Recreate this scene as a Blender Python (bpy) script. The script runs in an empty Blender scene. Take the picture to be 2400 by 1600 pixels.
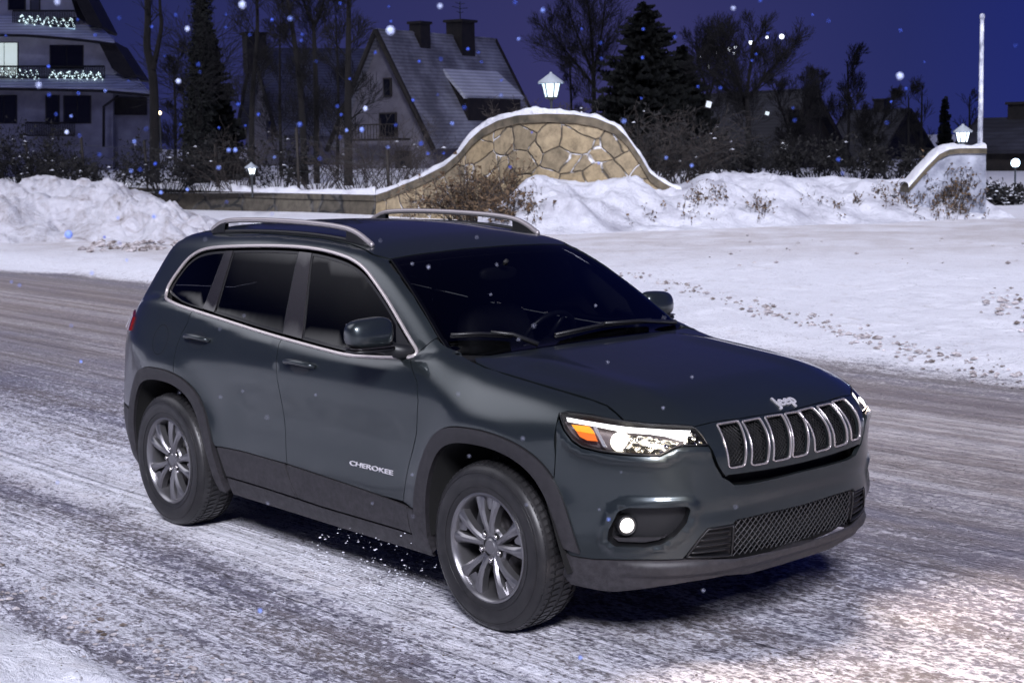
import bpy, bmesh, math, random
import numpy as np
from mathutils import Vector, Matrix
from mathutils.geometry import delaunay_2d_cdt
random.seed(7); rng = np.random.default_rng(7)
R = math.radians
sc = bpy.context.scene
col = sc.collection

# ------------------------------------------------------------------ camera
CAM = np.array([5.006, -5.197, 2.098]); YAW, PITCH, ROLL, FPX = 2.41435, -0.12766, -0.018295, 3689.26
PW, PH = 2400.0, 1600.0
_f = np.array([math.cos(PITCH)*math.cos(YAW), math.cos(PITCH)*math.sin(YAW), math.sin(PITCH)])
_r = np.cross(_f, [0, 0, 1]); _r /= np.linalg.norm(_r); _u = np.cross(_r, _f)
CR = _r*math.cos(ROLL)+_u*math.sin(ROLL); CU = -_r*math.sin(ROLL)+_u*math.cos(ROLL); CF = _f
cd = bpy.data.cameras.new("camera"); cam = bpy.data.objects.new("camera", cd); col.objects.link(cam)
cd.sensor_width = 36; cd.lens = FPX/PW*36; cd.clip_start = .1; cd.clip_end = 3000
cam.matrix_world = Matrix(((CR[0], CU[0], -CF[0], CAM[0]), (CR[1], CU[1], -CF[1], CAM[1]), (CR[2], CU[2], -CF[2], CAM[2]), (0, 0, 0, 1)))
cd.dof.use_dof = True; cd.dof.focus_distance = 7.2; cd.dof.aperture_fstop = 8.0
sc.camera = cam
sc.view_settings.view_transform = 'Standard'; sc.view_settings.look = 'None'
sc.view_settings.exposure = 0.0; sc.view_settings.gamma = 1.0

# ------------------------------------------------------------------ night sky
world = bpy.data.worlds.new("World"); sc.world = world; world.use_nodes = True
wn = world.node_tree.nodes; wl = world.node_tree.links; wn.clear()
wo = wn.new("ShaderNodeOutputWorld"); wb = wn.new("ShaderNodeBackground"); wl.new(wb.outputs[0], wo.inputs[0])
tc = wn.new("ShaderNodeTexCoord")
def wdot(v):
    d = wn.new("ShaderNodeVectorMath"); d.operation = 'DOT_PRODUCT'; wl.new(tc.outputs['Generated'], d.inputs[0])
    d.inputs[1].default_value = tuple(v); return d.outputs['Value']
rr = wn.new("ShaderNodeValToRGB"); mr = wn.new("ShaderNodeMapRange")
mr.inputs['From Min'].default_value = -.34; mr.inputs['From Max'].default_value = .34
wl.new(wdot(_r), mr.inputs['Value']); wl.new(mr.outputs[0], rr.inputs[0])
ce = rr.color_ramp.elements
ce[0].position = 0.0; ce[0].color = (.014, .020, .098, 1)
ce[1].position = 1.0; ce[1].color = (.013, .022, .165, 1)
for pos, c in ((.35, (.028, .031, .118, 1)), (.62, (.038, .038, .134, 1)), (.85, (.020, .026, .125, 1))):
    e = ce.new(pos); e.color = c
zr = wn.new("ShaderNodeValToRGB"); zm = wn.new("ShaderNodeMapRange")
zm.inputs['From Min'].default_value = -.02; zm.inputs['From Max'].default_value = .6
wl.new(wdot((0, 0, 1)), zm.inputs['Value']); wl.new(zm.outputs[0], zr.inputs[0])
ze = zr.color_ramp.elements
ze[0].position = 0; ze[0].color = (1.15, 1.1, 1.05, 1); ze[1].position = 1; ze[1].color = (.55, .55, .6, 1)
e = ze.new(.2); e.color = (.9, .9, .95, 1)
mx = wn.new("ShaderNodeMix"); mx.data_type = 'RGBA'; mx.blend_type = 'MULTIPLY'; mx.inputs[0].default_value = 1
wl.new(rr.outputs[0], mx.inputs[6]); wl.new(zr.outputs[0], mx.inputs[7]); wl.new(mx.outputs[2], wb.inputs[0])
wb.inputs[1].default_value = 1.0
# bright sky patch added out of frame so the fender has light to reflect
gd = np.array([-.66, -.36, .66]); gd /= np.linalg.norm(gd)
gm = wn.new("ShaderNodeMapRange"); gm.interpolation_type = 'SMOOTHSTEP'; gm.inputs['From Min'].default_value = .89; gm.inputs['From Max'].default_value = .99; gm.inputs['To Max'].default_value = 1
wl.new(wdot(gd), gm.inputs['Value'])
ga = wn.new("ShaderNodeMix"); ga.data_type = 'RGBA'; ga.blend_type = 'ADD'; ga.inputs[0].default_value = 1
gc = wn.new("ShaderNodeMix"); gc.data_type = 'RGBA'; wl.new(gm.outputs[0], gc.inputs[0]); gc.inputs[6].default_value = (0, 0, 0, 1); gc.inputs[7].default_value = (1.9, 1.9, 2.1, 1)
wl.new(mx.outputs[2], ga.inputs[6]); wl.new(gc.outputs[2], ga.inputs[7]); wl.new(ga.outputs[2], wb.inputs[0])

# ------------------------------------------------------------------ lights
def lamp(name, kind, loc, energy, color, target=None, direction=None, **kw):
    l = bpy.data.lights.new(name, kind); l.energy = energy; l.color = color
    for k, v in kw.items(): setattr(l, k, v)
    o = bpy.data.objects.new(name, l); col.objects.link(o); o.location = loc
    if target is not None: direction = Vector(target)-Vector(loc)
    if direction is not None: o.rotation_euler = Vector(direction).to_track_quat('-Z', 'Y').to_euler()
    return o
# weak bluish moonlight everywhere; an unseen spot added behind the camera brightens the ground up to the stone wall
lamp("moon", 'SUN', (0, 0, 30), .26, (.50, .56, 1.0), direction=(-.55, .62, -.62), angle=R(6))
def flood(name, loc, target, energy, color, size, blend, radius):
    return lamp(name, 'SPOT', loc, energy, color, target=target, spot_size=R(size), spot_blend=blend, shadow_soft_size=radius)
flood("added_flood", (99, -87, 106), (-7.8, 8.4, 0), 4.0e6, (.915, .91, 1.0), 15.5, .35, 32)

# ------------------------------------------------------------------ helpers
def px_ray(X, Y):
    d = CF+CR*((X-PW/2)/FPX)-CU*((Y-PH/2)/FPX); return d
def at(X, Y, depth):            # photo pixel + distance along the view -> world point
    return CAM+px_ray(X, Y)*depth
def ground(X, Y, z=0.0):
    d = px_ray(X, Y); return CAM+d*((z-CAM[2])/d[2])
def tag(o, label=None, cat=None, group=None, kind=None):
    if label: o["label"] = label
    if cat: o["category"] = cat
    if group: o["group"] = group
    if kind: o["kind"] = kind
    return o
def empty(name, loc=(0, 0, 0), rz=0, label=None, cat=None, group=None):
    o = bpy.data.objects.new(name, None); col.objects.link(o); o.location = tuple(float(v) for v in loc); o.rotation_euler = (0, 0, rz)
    o.empty_display_size = .2
    return tag(o, label, cat, group)
def copy_tree(o, parent=None):
    c = o.copy(); col.objects.link(c); c.parent = parent
    for ch in list(o.children): copy_tree(ch, c)
    return c
class MB:
    def __init__(s): s.v = []; s.f = []; s.m = []; s.sm = []
    def add(s, vs, fs, mi=0, smooth=False):
        n = len(s.v); s.v += [tuple(float(c) for c in v) for v in vs]
        for f in fs: s.f.append(tuple(i+n for i in f)); s.m.append(mi); s.sm.append(smooth)
    def box(s, c, size, M=None, mi=0, smooth=False):
        hx, hy, hz = size[0]/2, size[1]/2, size[2]/2
        vs = [Vector((x*hx, y*hy, z*hz)) for x in (-1, 1) for y in (-1, 1) for z in (-1, 1)]
        if M is not None: vs = [M @ v for v in vs]
        vs = [v+Vector(c) for v in vs]
        s.add(vs, [(0, 1, 3, 2), (4, 6, 7, 5), (0, 4, 5, 1), (2, 3, 7, 6), (0, 2, 6, 4), (1, 5, 7, 3)], mi, smooth)
    def tube(s, pts, rad, n=8, closed=False, mi=0, cap=True, flat=1.0):
        pts = [Vector(tuple(map(float, p))) for p in pts]; N = len(pts)
        rads = rad if hasattr(rad, '__len__') else [rad]*N
        vs = []; prev = None
        for i, p in enumerate(pts):
            a = pts[(i-1) % N] if (closed or i > 0) else p; b = pts[(i+1) % N] if (closed or i < N-1) else p
            t = (b-a).normalized() if (b-a).length > 1e-9 else Vector((0, 0, 1))
            if prev is None:
                prev = Vector((0, 0, 1)) if abs(t.z) < .9 else Vector((1, 0, 0))
            prev = (prev-t*prev.dot(t))
            prev = prev.normalized() if prev.length > 1e-6 else t.orthogonal().normalized()
            q = t.cross(prev)
            for k in range(n):
                a_ = 2*math.pi*k/n
                vs.append(p+prev*(math.cos(a_)*rads[i])+q*(math.sin(a_)*rads[i]*flat))
        fs = []
        for i in range(N if closed else N-1):
            j = (i+1) % N
            for k in range(n): fs.append((i*n+k, i*n+(k+1) % n, j*n+(k+1) % n, j*n+k))
        if not closed and cap: fs.append(tuple(range(n))[::-1]); fs.append(tuple((N-1)*n+k for k in range(n)))
        s.add(vs, fs, mi, True)
    def lathe(s, prof, n=48, axis='y', c=(0, 0, 0), mi=0, closed=False):
        vs = []
        for k in range(n):
            a = 2*math.pi*k/n
            for (r, h) in prof:
                if axis == 'y': v = (r*math.cos(a), h, r*math.sin(a))
                else: v = (r*math.cos(a), r*math.sin(a), h)
                vs.append((v[0]+c[0], v[1]+c[1], v[2]+c[2]))
        m = len(prof); fs = []
        for k in range(n):
            k2 = (k+1) % n
            for i in range(m-1 if not closed else m):
                j = (i+1) % m
                fs.append((k*m+i, k*m+j, k2*m+j, k2*m+i))
        s.add(vs, fs, mi, True)
    def build(s, name, mats, parent=None, sharp=None, **kw):
        me = bpy.data.meshes.new(name); me.from_pydata(s.v, [], s.f); me.update()
        if not isinstance(mats, (list, tuple)): mats = [mats]
        for m in mats: me.materials.append(m)
        me.polygons.foreach_set("material_index", s.m); me.polygons.foreach_set("use_smooth", s.sm)
        bm = bmesh.new(); bm.from_mesh(me); bmesh.ops.recalc_face_normals(bm, faces=bm.faces); bm.to_mesh(me); bm.free()
        if sharp: me.set_sharp_from_angle(angle=R(sharp))
        o = bpy.data.objects.new(name, me); col.objects.link(o)
        if parent is not None: o.parent = parent
        return tag(o, **kw)

# ------------------------------------------------------------------ materials
def mat(name, base=(.5, .5, .5), rough=.5, metal=0.0, **kw):
    m = bpy.data.materials.new(name); m.use_nodes = True; b = m.node_tree.nodes["Principled BSDF"]
    b.inputs['Base Color'].default_value = (*base, 1); b.inputs['Roughness'].default_value = rough; b.inputs['Metallic'].default_value = metal
    for k, v in kw.items():
        b.inputs[k.replace('_', ' ')].default_value = v
    return m
def nt(m): return m.node_tree.nodes, m.node_tree.links, m.node_tree.nodes["Principled BSDF"]
def noise_node(n, l, scale=5, detail=4, rough=.5, stretch=None, coord='Object', dist=0):
    t = n.new("ShaderNodeTexCoord"); x = n.new("ShaderNodeTexNoise"); x.inputs['Scale'].default_value = scale
    x.inputs['Detail'].default_value = detail; x.inputs['Roughness'].default_value = rough; x.inputs['Distortion'].default_value = dist
    src = t.outputs[coord]
    if stretch:
        mp = n.new("ShaderNodeMapping"); mp.inputs['Scale'].default_value = stretch; l.new(src, mp.inputs[0]); src = mp.outputs[0]
    l.new(src, x.inputs['Vector']); return x
def ramp(n, l, src, stops):
    r = n.new("ShaderNodeValToRGB"); e = r.color_ramp.elements
    def c4(c): return (*c, 1) if hasattr(c, '__len__') else (c, c, c, 1)
    e[0].position = stops[0][0]; e[0].color = c4(stops[0][1]); e[1].position = stops[-1][0]; e[1].color = c4(stops[-1][1])
    for p, c in stops[1:-1]:
        q = e.new(p); q.color = c4(c)
    l.new(src, r.inputs[0]); return r
def bump(n, l, b, src, strength=.3, dist=.01):
    bp = n.new("ShaderNodeBump"); bp.inputs['Strength'].default_value = strength; bp.inputs['Distance'].default_value = dist
    l.new(src, bp.inputs['Height']); l.new(bp.outputs[0], b.inputs['Normal']); return bp
def vary(m, c1, c2, scale=6, detail=5, bstr=0, bdist=.01, stretch=None, lo=.35, hi=.65):
    n, l, b = nt(m); x = noise_node(n, l, scale, detail, .6, stretch)
    r = ramp(n, l, x.outputs['Fac'], [(lo, c1), (hi, c2)]); l.new(r.outputs[0], b.inputs['Base Color'])
    if bstr: bump(n, l, b, x.outputs['Fac'], bstr, bdist)
    return m
def emis(name, color, strength, base=(.8, .8, .8)):
    m = mat(name, base, .4); b = m.node_tree.nodes["Principled BSDF"]
    b.inputs['Emission Color'].default_value = (*color, 1); b.inputs['Emission Strength'].default_value = strength
    return m
# ================================================================== CAR
class Spl:                      # natural cubic spline through points
    def __init__(s, xs, ys):
        s.x = np.array(xs, float); s.y = np.array(ys, float); n = len(xs); h = np.diff(s.x)
        A = np.zeros((n, n)); b = np.zeros(n); A[0, 0] = A[-1, -1] = 1
        for i in range(1, n-1):
            A[i, i-1] = h[i-1]; A[i, i] = 2*(h[i-1]+h[i]); A[i, i+1] = h[i]
            b[i] = 6*((s.y[i+1]-s.y[i])/h[i]-(s.y[i]-s.y[i-1])/h[i-1])
        s.m = np.linalg.solve(A, b); s.h = h
    def __call__(s, t):
        t = np.clip(t, s.x[0], s.x[-1]); i = np.clip(np.searchsorted(s.x, t)-1, 0, len(s.h)-1)
        h = s.h[i]; a = (s.x[i+1]-t)/h; b = (t-s.x[i])/h
        return a*s.y[i]+b*s.y[i+1]+((a**3-a)*s.m[i]+(b**3-b)*s.m[i+1])*h*h/6
def smax(a, b, r):
    h = np.maximum(r-np.abs(a-b), 0)/r; return np.maximum(a, b)+h*h*r*.25
def smin(a, b, r): return -smax(-a, -b, r)
def sstep(a, b, x):
    t = np.clip((x-a)/(b-a), 0, 1); return t*t*(3-2*t)
def gauss(x, c, s): return np.exp(-((x-c)/s)**2)
W_Z = Spl([.18, .26, .34, .42, .50, .60, .70, .80, .88, .95, 1.02, 1.10, 1.18, 1.26, 1.34],
          [.820, .858, .884, .897, .904, .903, .898, .899, .903, .904, .894, .872, .850, .826, .800])
XC = Spl([.18, .25, .30, .36, .44, .54, .64, .70, .76, .868, .943, .99, 1.03, 1.10],
         [.80, .875, .915, .945, .962, .972, .975, .976, .978, .975, .944, .905, .85, .72])
XR = Spl([.18, .26, .34, .45, .60, .75, .90, 1.05, 1.20, 1.35], [-3.55, -3.62, -3.67, -3.70, -3.705, -3.69, -3.64, -3.58, -3.47, -3.36])
T_C = Spl([-4, -3.5, -3.0, -2.4, -1.8, -1.2, -.7, -.4, -.2, .05, .4, .6, .75, .9, 1.1],
          [.95, 1.15, 1.25, 1.21, 1.14, 1.11, 1.115, 1.15, 1.150, 1.128, 1.092, 1.068, 1.046, 1.016, .965])
def Wd(x, z):
    w = W_Z(z)
    cx = sstep(-.5, -.8, x)*sstep(-2.15, -1.9, x)
    w = w-.009*cx*gauss(z, .70, .14)                                   # hollow of the doors
    w = w+.010*sstep(-2.0, -2.5, x)*sstep(-3.3, -3.0, x)*gauss(z, .93, .12)  # rear haunch
    w = w+.012*sstep(-.45, .0, x)*gauss(z, .90, .12)                   # front shoulder
    for c in (0.0, -2.705):
        r = np.sqrt((x-c)**2+((z-.40)*1.0)**2)
        w = w+.020*gauss(r, .47, .085)*sstep(.2, .35, z)
    w = w-.022*sstep(-2.5, -3.5, x)
    return w
def F_lower(x, y, z):
    ay = np.abs(y); w = Wd(x, z); xc = XC(z); xr = XR(z)
    B = ay/w
    A = np.maximum(x-.02, 0)/(xc-.02); A2 = np.maximum(-2.80-x, 0)/(-2.80-xr)
    n, m = 2.45, 3.6
    g = ((A**n+A2**2.9+B**m)**(1/m)-1)*.9
    # hood / shoulder height
    t = T_C(x)-.050*(ay/.78)**2.2*sstep(-.45, -.1, x)
    t = t+.014*gauss(ay, .52, .09)*sstep(-.3, .0, x)*sstep(.95, .5, x)   # power dome edge
    top = z-t
    bot = .2-z
    return np.maximum(smax(g, top*.95, .13*sstep(-.6, -.2, x)+.05), bot)
R_C = Spl([-4, -3.4, -3.1, -2.8, -2.4, -1.9, -1.5, -1.2, -1.0, -.6], [1.44, 1.555, 1.615, 1.645, 1.665, 1.672, 1.657, 1.625, 1.59, 1.50])
def F_green(x, y, z):
    ay = np.abs(y); dz = z-1.1
    wg = .846-.335*dz-.05*dz*np.abs(dz)-.055*sstep(-1.3, -.2, x)*.6-.105*np.maximum(-2.2-x, 0)**2/1.2
    side = (ay-wg)*.94
    xw = -.285-(z-1.14)*1.72-.17*ay*ay+.035*np.sin(np.clip((z-1.14)/.44, -.5, 1.5)*math.pi)
    wind = (x-xw)*.5
    roof = z-(R_C(x)-.055*(ay/.62)**2.4)
    xr = -3.41+(z-1.25)*.86+.14*ay*ay
    rear = -(x-xr)*.69
    f = smax(wind, roof, .06); f = smax(f, side, .07); f = smax(f, rear, .09)
    return np.maximum(f, 1.02-z)
def F(x, y, z):
    return smin(F_lower(x, y, z), F_green(x, y, z), .03)
def Fn(P):
    e = 8e-4; g = np.zeros_like(P)
    for i in range(3):
        d = np.zeros(3); d[i] = e
        g[:, i] = F(*(P+d).T)-F(*(P-d).T)
    return g/np.maximum(np.linalg.norm(g, axis=1), 1e-12)[:, None]
def march(O, D, t0, t1, n=90):       # first outside->inside crossing along rays O + t D
    O = np.atleast_2d(O); D = np.atleast_2d(D); N = len(D); O = np.broadcast_to(O, D.shape)
    ts = np.linspace(t0, t1, n); a = np.full(N, t0, float); b = np.full(N, t1, float); found = np.zeros(N, bool)
    for t in ts[1:]:
        v = F(*(O+D*t).T); hit = (v < 0) & ~found
        b[hit] = t; found |= hit; a[~found] = t
    for _ in range(32):
        m_ = (a+b)/2; v = F(*(O+D*m_[:, None]).T); ins = v < 0
        b = np.where(ins, m_, b); a = np.where(ins, a, m_)
    return O+D*b[:, None], found
class Side:                      # chart (x, z) -> y on the near side
    def lift(s, q):
        q = np.asarray(q, float); O = np.stack([q[:, 0], 0*q[:, 0]-1.1, q[:, 1]], 1); D = np.tile([0., 1, 0], (len(q), 1))
        return march(O, D, 0, 1.1)[0]
    def chart(s, P): return np.stack([P[:, 0], P[:, 2]], 1)
class Top:                       # chart (x, y) -> z
    def lift(s, q):
        q = np.asarray(q, float); O = np.stack([q[:, 0], q[:, 1], 0*q[:, 0]+1.9], 1); D = np.tile([0., 0, -1], (len(q), 1))
        return march(O, D, 0, 1.6)[0]
    def chart(s, P): return P[:, :2].copy()
class Cyl:                       # chart (angle, z) round a vertical axis
    def __init__(s, x0, rev=False): s.x0 = x0; s.rev = rev
    def lift(s, q):
        q = np.asarray(q, float); ph = q[:, 0]; c = np.cos(ph)*(-1 if s.rev else 1); d = np.sin(ph)
        D = np.stack([-c, -d, 0*c], 1); O = np.stack([s.x0+2.0*c, 2.0*d, q[:, 1]], 1)
        return march(O, D, .3, 1.99, 160)[0]
    def chart(s, P):
        dx = (P[:, 0]-s.x0)*(-1 if s.rev else 1)
        return np.stack([np.arctan2(P[:, 1], dx), P[:, 2]], 1)
SIDE, TOP, FRONT, REAR = Side(), Top(), Cyl(-.25), Cyl(-2.6, True)
def tr(pts, ox, oy, k): return [(ox+x/k, oy+y/k) for x, y in pts]
z4 = lambda p: tr(p, 280, 460, 2.936)
z7 = lambda p: tr(p, 280, 850, 2.936)
z8 = lambda p: tr(p, 960, 960, 2.904)
z5 = lambda p: tr(p, 880, 460, 2.936)
z6 = lambda p: tr(p, 1280, 700, 2.936)
zg = lambda p: tr(p, 1600, 850, 4.694)
zb = lambda p: tr(p, 1600, 1000, 2.614)
zh = lambda p: tr(p, 1280, 940, 5.345)
def cast(pix):
    D = np.array([px_ray(*q) for q in pix]); P, ok = march(CAM, D, 4.5, 11.0, 260)
    if not ok.all(): print("CAST MISS", [pix[i] for i in np.where(~ok)[0]])
    return P
def densify(q, res, closed=True):
    q = np.asarray(q, float); out = []
    n = len(q)
    for i in range(n if closed else n-1):
        a = q[i]; b = q[(i+1) % n]; k = max(1, int(np.ceil(np.linalg.norm(b-a)/res)))
        for j in range(k): out.append(a+(b-a)*j/k)
    if not closed: out.append(q[-1])
    return np.array(out)
def smooth_loop(q, it=2, closed=True):      # Chaikin rounding
    q = np.asarray(q, float)
    for _ in range(it):
        if closed: nx = np.roll(q, -1, 0); q = np.stack([q*.75+nx*.25, q*.25+nx*.75], 1).reshape(-1, q.shape[1])
        else:
            a, b = q[:-1], q[1:]; q = np.concatenate([q[:1], np.stack([a*.75+b*.25, a*.25+b*.75], 1).reshape(-1, q.shape[1]), q[-1:]])
    return q
def area2(q): return np.sum(q[:, 0]*np.roll(q[:, 1], -1)-np.roll(q[:, 0], -1)*q[:, 1])
def inset(q, d):                            # move a closed polygon inward by d
    q = np.asarray(q, float)
    if area2(q) < 0: q = q[::-1]
    a = np.roll(q, 1, 0); b = np.roll(q, -1, 0)
    def nrm(v):
        n = np.stack([-v[:, 1], v[:, 0]], 1); return n/np.maximum(np.linalg.norm(n, axis=1), 1e-9)[:, None]
    n1 = nrm(q-a); n2 = nrm(b-q); n = n1+n2; L = np.maximum((n*n).sum(1)/2, .35)
    return q+n/L[:, None]*d
def inpoly(P, q):
    x, y = P[:, 0], P[:, 1]; r = np.zeros(len(P), bool); n = len(q)
    for i in range(n):
        x1, y1 = q[i]; x2, y2 = q[(i+1) % n]
        if y1 == y2: continue
        c = ((y1 > y) != (y2 > y)) & (x < (x2-x1)*(y-y1)/(y2-y1)+x1); r ^= c
    return r
def segdist(P, q):
    d = np.full(len(P), 1e9)
    for i in range(len(q)):
        a = q[i]; b = q[(i+1) % len(q)]; ab = b-a; t = np.clip(((P-a)@ab)/max(ab@ab, 1e-12), 0, 1)
        d = np.minimum(d, np.linalg.norm(P-(a+t[:, None]*ab), axis=1))
    return d
def clip_half(q, p0, p1, keep_left=True):   # Sutherland-Hodgman
    q = [np.array(v) for v in q]; d = np.array(p1)-np.array(p0); s = 1 if keep_left else -1
    f = lambda v: s*(d[0]*(v[1]-p0[1])-d[1]*(v[0]-p0[0]))
    out = []
    for i in range(len(q)):
        a, b = q[i], q[(i+1) % len(q)]; fa, fb = f(a), f(b)
        if fa >= 0: out.append(a)
        if (fa > 0) != (fb > 0) and abs(fa-fb) > 1e-12: out.append(a+(b-a)*fa/(fa-fb))
    return np.array(out)
def surf(ch, q, off=0.0):
    P = ch.lift(q); N = Fn(P); return P+N*off, N
def panel(name, parent, m, ch, outer, holes=(), off=0.0, skirt=.012, gap=.0025, res=.035, mirror=None, offf=None, hgap=None, **kw):
    """one body panel: CDT of the outline in the chart, lifted on the body surface, with an inward skirt; mirror: None near side, 'L' far side, 'both' one symmetric piece is given whole"""
    outer = densify(np.array(inset(outer, gap)) if gap else np.array(outer), res)
    holes = [densify(np.array(inset(h, -(gap if hgap is None else hgap))), res) for h in holes]
    loops = [outer]+holes
    lo, hi = outer.min(0), outer.max(0)
    gx, gy = np.meshgrid(np.arange(lo[0]+res/2, hi[0], res), np.arange(lo[1]+res/2, hi[1], res)); G = np.stack([gx.ravel(), gy.ravel()], 1)
    G = G+((np.arange(len(G)) % 2)[:, None]*np.array([[0, res*.01]]))
    keep = inpoly(G, outer)
    for h in holes: keep &= ~inpoly(G, h)
    G = G[keep]
    for L_ in loops: G = G[segdist(G, L_) > res*.45]
    V = np.concatenate(loops+[G]); E = []; k = 0
    for L_ in loops:
        n = len(L_); E += [(k+i, k+(i+1) % n) for i in range(n)]; k += n
    vo, eo, fo, *_ = delaunay_2d_cdt([Vector(v) for v in V], E, [], 0, 1e-7)
    V2 = np.array([tuple(v) for v in vo]); Fc = np.array([f for f in fo if len(f) == 3])
    C = V2[Fc].mean(1); k = inpoly(C, outer)
    for h in holes: k &= ~inpoly(C, h)
    Fc = Fc[k]; P, N = surf(ch, V2)
    o_ = off if offf is None else offf(P)
    o_ = np.broadcast_to(np.asarray(o_, float), (len(P),))
    if offf is not None:
        t1 = np.cross(N, [0.0, 0.0, 1.0]); t1 /= np.maximum(np.linalg.norm(t1, axis=1), 1e-6)[:, None]; t2 = np.cross(N, t1); e = .004
        d1 = (offf(P+t1*e)-offf(P-t1*e))/(2*e); d2 = (offf(P+t2*e)-offf(P-t2*e))/(2*e); P = P+N*o_[:, None]
        N = N-t1*d1[:, None]-t2*d2[:, None]; N /= np.linalg.norm(N, axis=1)[:, None]
    else: P = P+N*o_[:, None]
    # orient outward
    T = P[Fc]; fn = np.cross(T[:, 1]-T[:, 0], T[:, 2]-T[:, 0]); flip = (fn*N[Fc].sum(1)).sum(1) < 0
    Fc[flip] = Fc[flip][:, ::-1]
    verts = [tuple(v) for v in P]; faces = [tuple(int(i) for i in f) for f in Fc]; norms = [tuple(n) for n in N]
    if skirt:
        cnt = {}
        for f in faces:
            for i in range(3):
                a, b = f[i], f[(i+1) % 3]; cnt[(a, b)] = 1
        for (a, b) in list(cnt):
            if (b, a) not in cnt:
                i0 = len(verts); pa, pb = P[a], P[b]; qa, qb = pa-N[a]*skirt, pb-N[b]*skirt
                sn = np.cross(pb-pa, qa-pa); sn = -sn/max(np.linalg.norm(sn), 1e-9)
                verts += [tuple(pa), tuple(pb), tuple(qb), tuple(qa)]; norms += [tuple(-sn)]*4 if False else [tuple(sn)]*4
                faces.append((i0+1, i0, i0+3, i0+2))
    def mk(ms, nm):
        vs = verts; fs = faces; ns = norms
        if ms: vs = [(x, -y, z) for x, y, z in vs]; ns = [(x, -y, z) for x, y, z in ns]; fs = [f[::-1] for f in fs]
        me = bpy.data.meshes.new(nm); me.from_pydata(vs, [], fs); me.update()
        me.materials.append(m); me.polygons.foreach_set("use_smooth", [True]*len(fs))
        me.normals_split_custom_set_from_vertices(ns)
        o = bpy.data.objects.new(nm, me); col.objects.link(o)
        par = parent if not isinstance(parent, (list, tuple)) else parent[1 if ms else 0]
        if par is not None: o.parent = par
        return tag(o, **kw)
    if mirror == 'L': return mk(True, name)
    if mirror == 'pair': return [mk(False, name), mk(True, name)]
    return mk(False, name)
def M_(mb): # mirrored copy of a mesh builder across y = 0
    n = MB(); n.v = [(x, -y, z) for x, y, z in mb.v]; n.f = [tuple(f[::-1]) for f in mb.f]; n.m = list(mb.m); n.sm = list(mb.sm); return n
def strip_ring(mb, P, N, w_in, h):  # flat trim band: P loop in 3D, N normals, width inward, height out
    P = np.asarray(P); n = len(P); T = np.roll(P, -1, 0)-np.roll(P, 1, 0); T /= np.linalg.norm(T, axis=1)[:, None]
    S = np.cross(N, T); prof = [(0, -.004), (0, h*.6), (w_in*.25, h), (w_in*.75, h), (w_in, h*.6), (w_in, -.004)]
    vs = []; fs = []; k = len(prof)
    for i in range(n):
        for (a, b) in prof: vs.append(P[i]+S[i]*a+N[i]*b)
    for i in range(n):
        j = (i+1) % n
        for c in range(k-1): fs.append((i*k+c, i*k+c+1, j*k+c+1, j*k+c))
    mb.add(vs, fs, 0, True)

# ---- car materials
def paint_mat():
    m = mat("car_paint", (.055, .068, .078), .3, .62); n, l, b = nt(m)
    b.inputs['Coat Weight'].default_value = .8; b.inputs['Coat Roughness'].default_value = .05; b.inputs['Coat IOR'].default_value = 1.42
    x = noise_node(n, l, 2500, 1, .5); r = ramp(n, l, x.outputs['Fac'], [(.3, (.026, .033, .036)), (.7, (.040, .050, .054))])
    l.new(r.outputs[0], b.inputs['Base Color'])
    y = noise_node(n, l, 3.0, 5, .6); q = ramp(n, l, y.outputs['Fac'], [(.4, .29), (.75, .33)]); l.new(q.outputs[0], b.inputs['Roughness'])
    return m
PAINT = paint_mat()
CLAD = vary(mat("grey_cladding", (.03, .03, .033), .55), (.016, .015, .017), (.025, .023, .026), 30, 6, .15, .002)
n, l, b = nt(CLAD); _src = b.inputs['Base Color'].links[0].from_socket; _g = n.new("ShaderNodeNewGeometry"); _sx = n.new("ShaderNodeSeparateXYZ"); l.new(_g.outputs['Position'], _sx.inputs[0])
_mr = n.new("ShaderNodeMapRange"); _mr.inputs['From Min'].default_value = .62; _mr.inputs['From Max'].default_value = .22; l.new(_sx.outputs['Z'], _mr.inputs['Value']); _nz = noise_node(n, l, 34, 7, .75); _nr = ramp(n, l, _nz.outputs['Fac'], [(.40, 0), (.80, 1)])
_mm = n.new("ShaderNodeMath"); _mm.operation = 'MULTIPLY'; l.new(_mr.outputs[0], _mm.inputs[0]); l.new(_nr.outputs[0], _mm.inputs[1]); _mx = n.new("ShaderNodeMixRGB"); _mx.inputs[2].default_value = (.075, .070, .078, 1); l.new(_mm.outputs[0], _mx.inputs[0]); l.new(_src, _mx.inputs[1]); l.new(_mx.outputs[0], b.inputs['Base Color'])   # dried road salt low on the cladding
BLACK = mat("black_plastic", (.008, .008, .009), .45)
SHELL = mat("dark_cavity", (.003, .003, .003), .9)
BADGE = mat("badge_silver", (.72, .70, .73), .3, .4)
SLOTTRIM = mat('slot_chrome', (.50, .46, .46), .25, .7)
TRIM = mat("window_chrome", (.66, .60, .58), .28, .6)
CHROME = mat("bright_trim", (.78, .74, .74), .18, 1.0)
SATIN = mat("satin_rail", (.42, .385, .39), .35, .6)
GLOSSB = mat("gloss_pillar_trim", (.018, .016, .018), .22)
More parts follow.
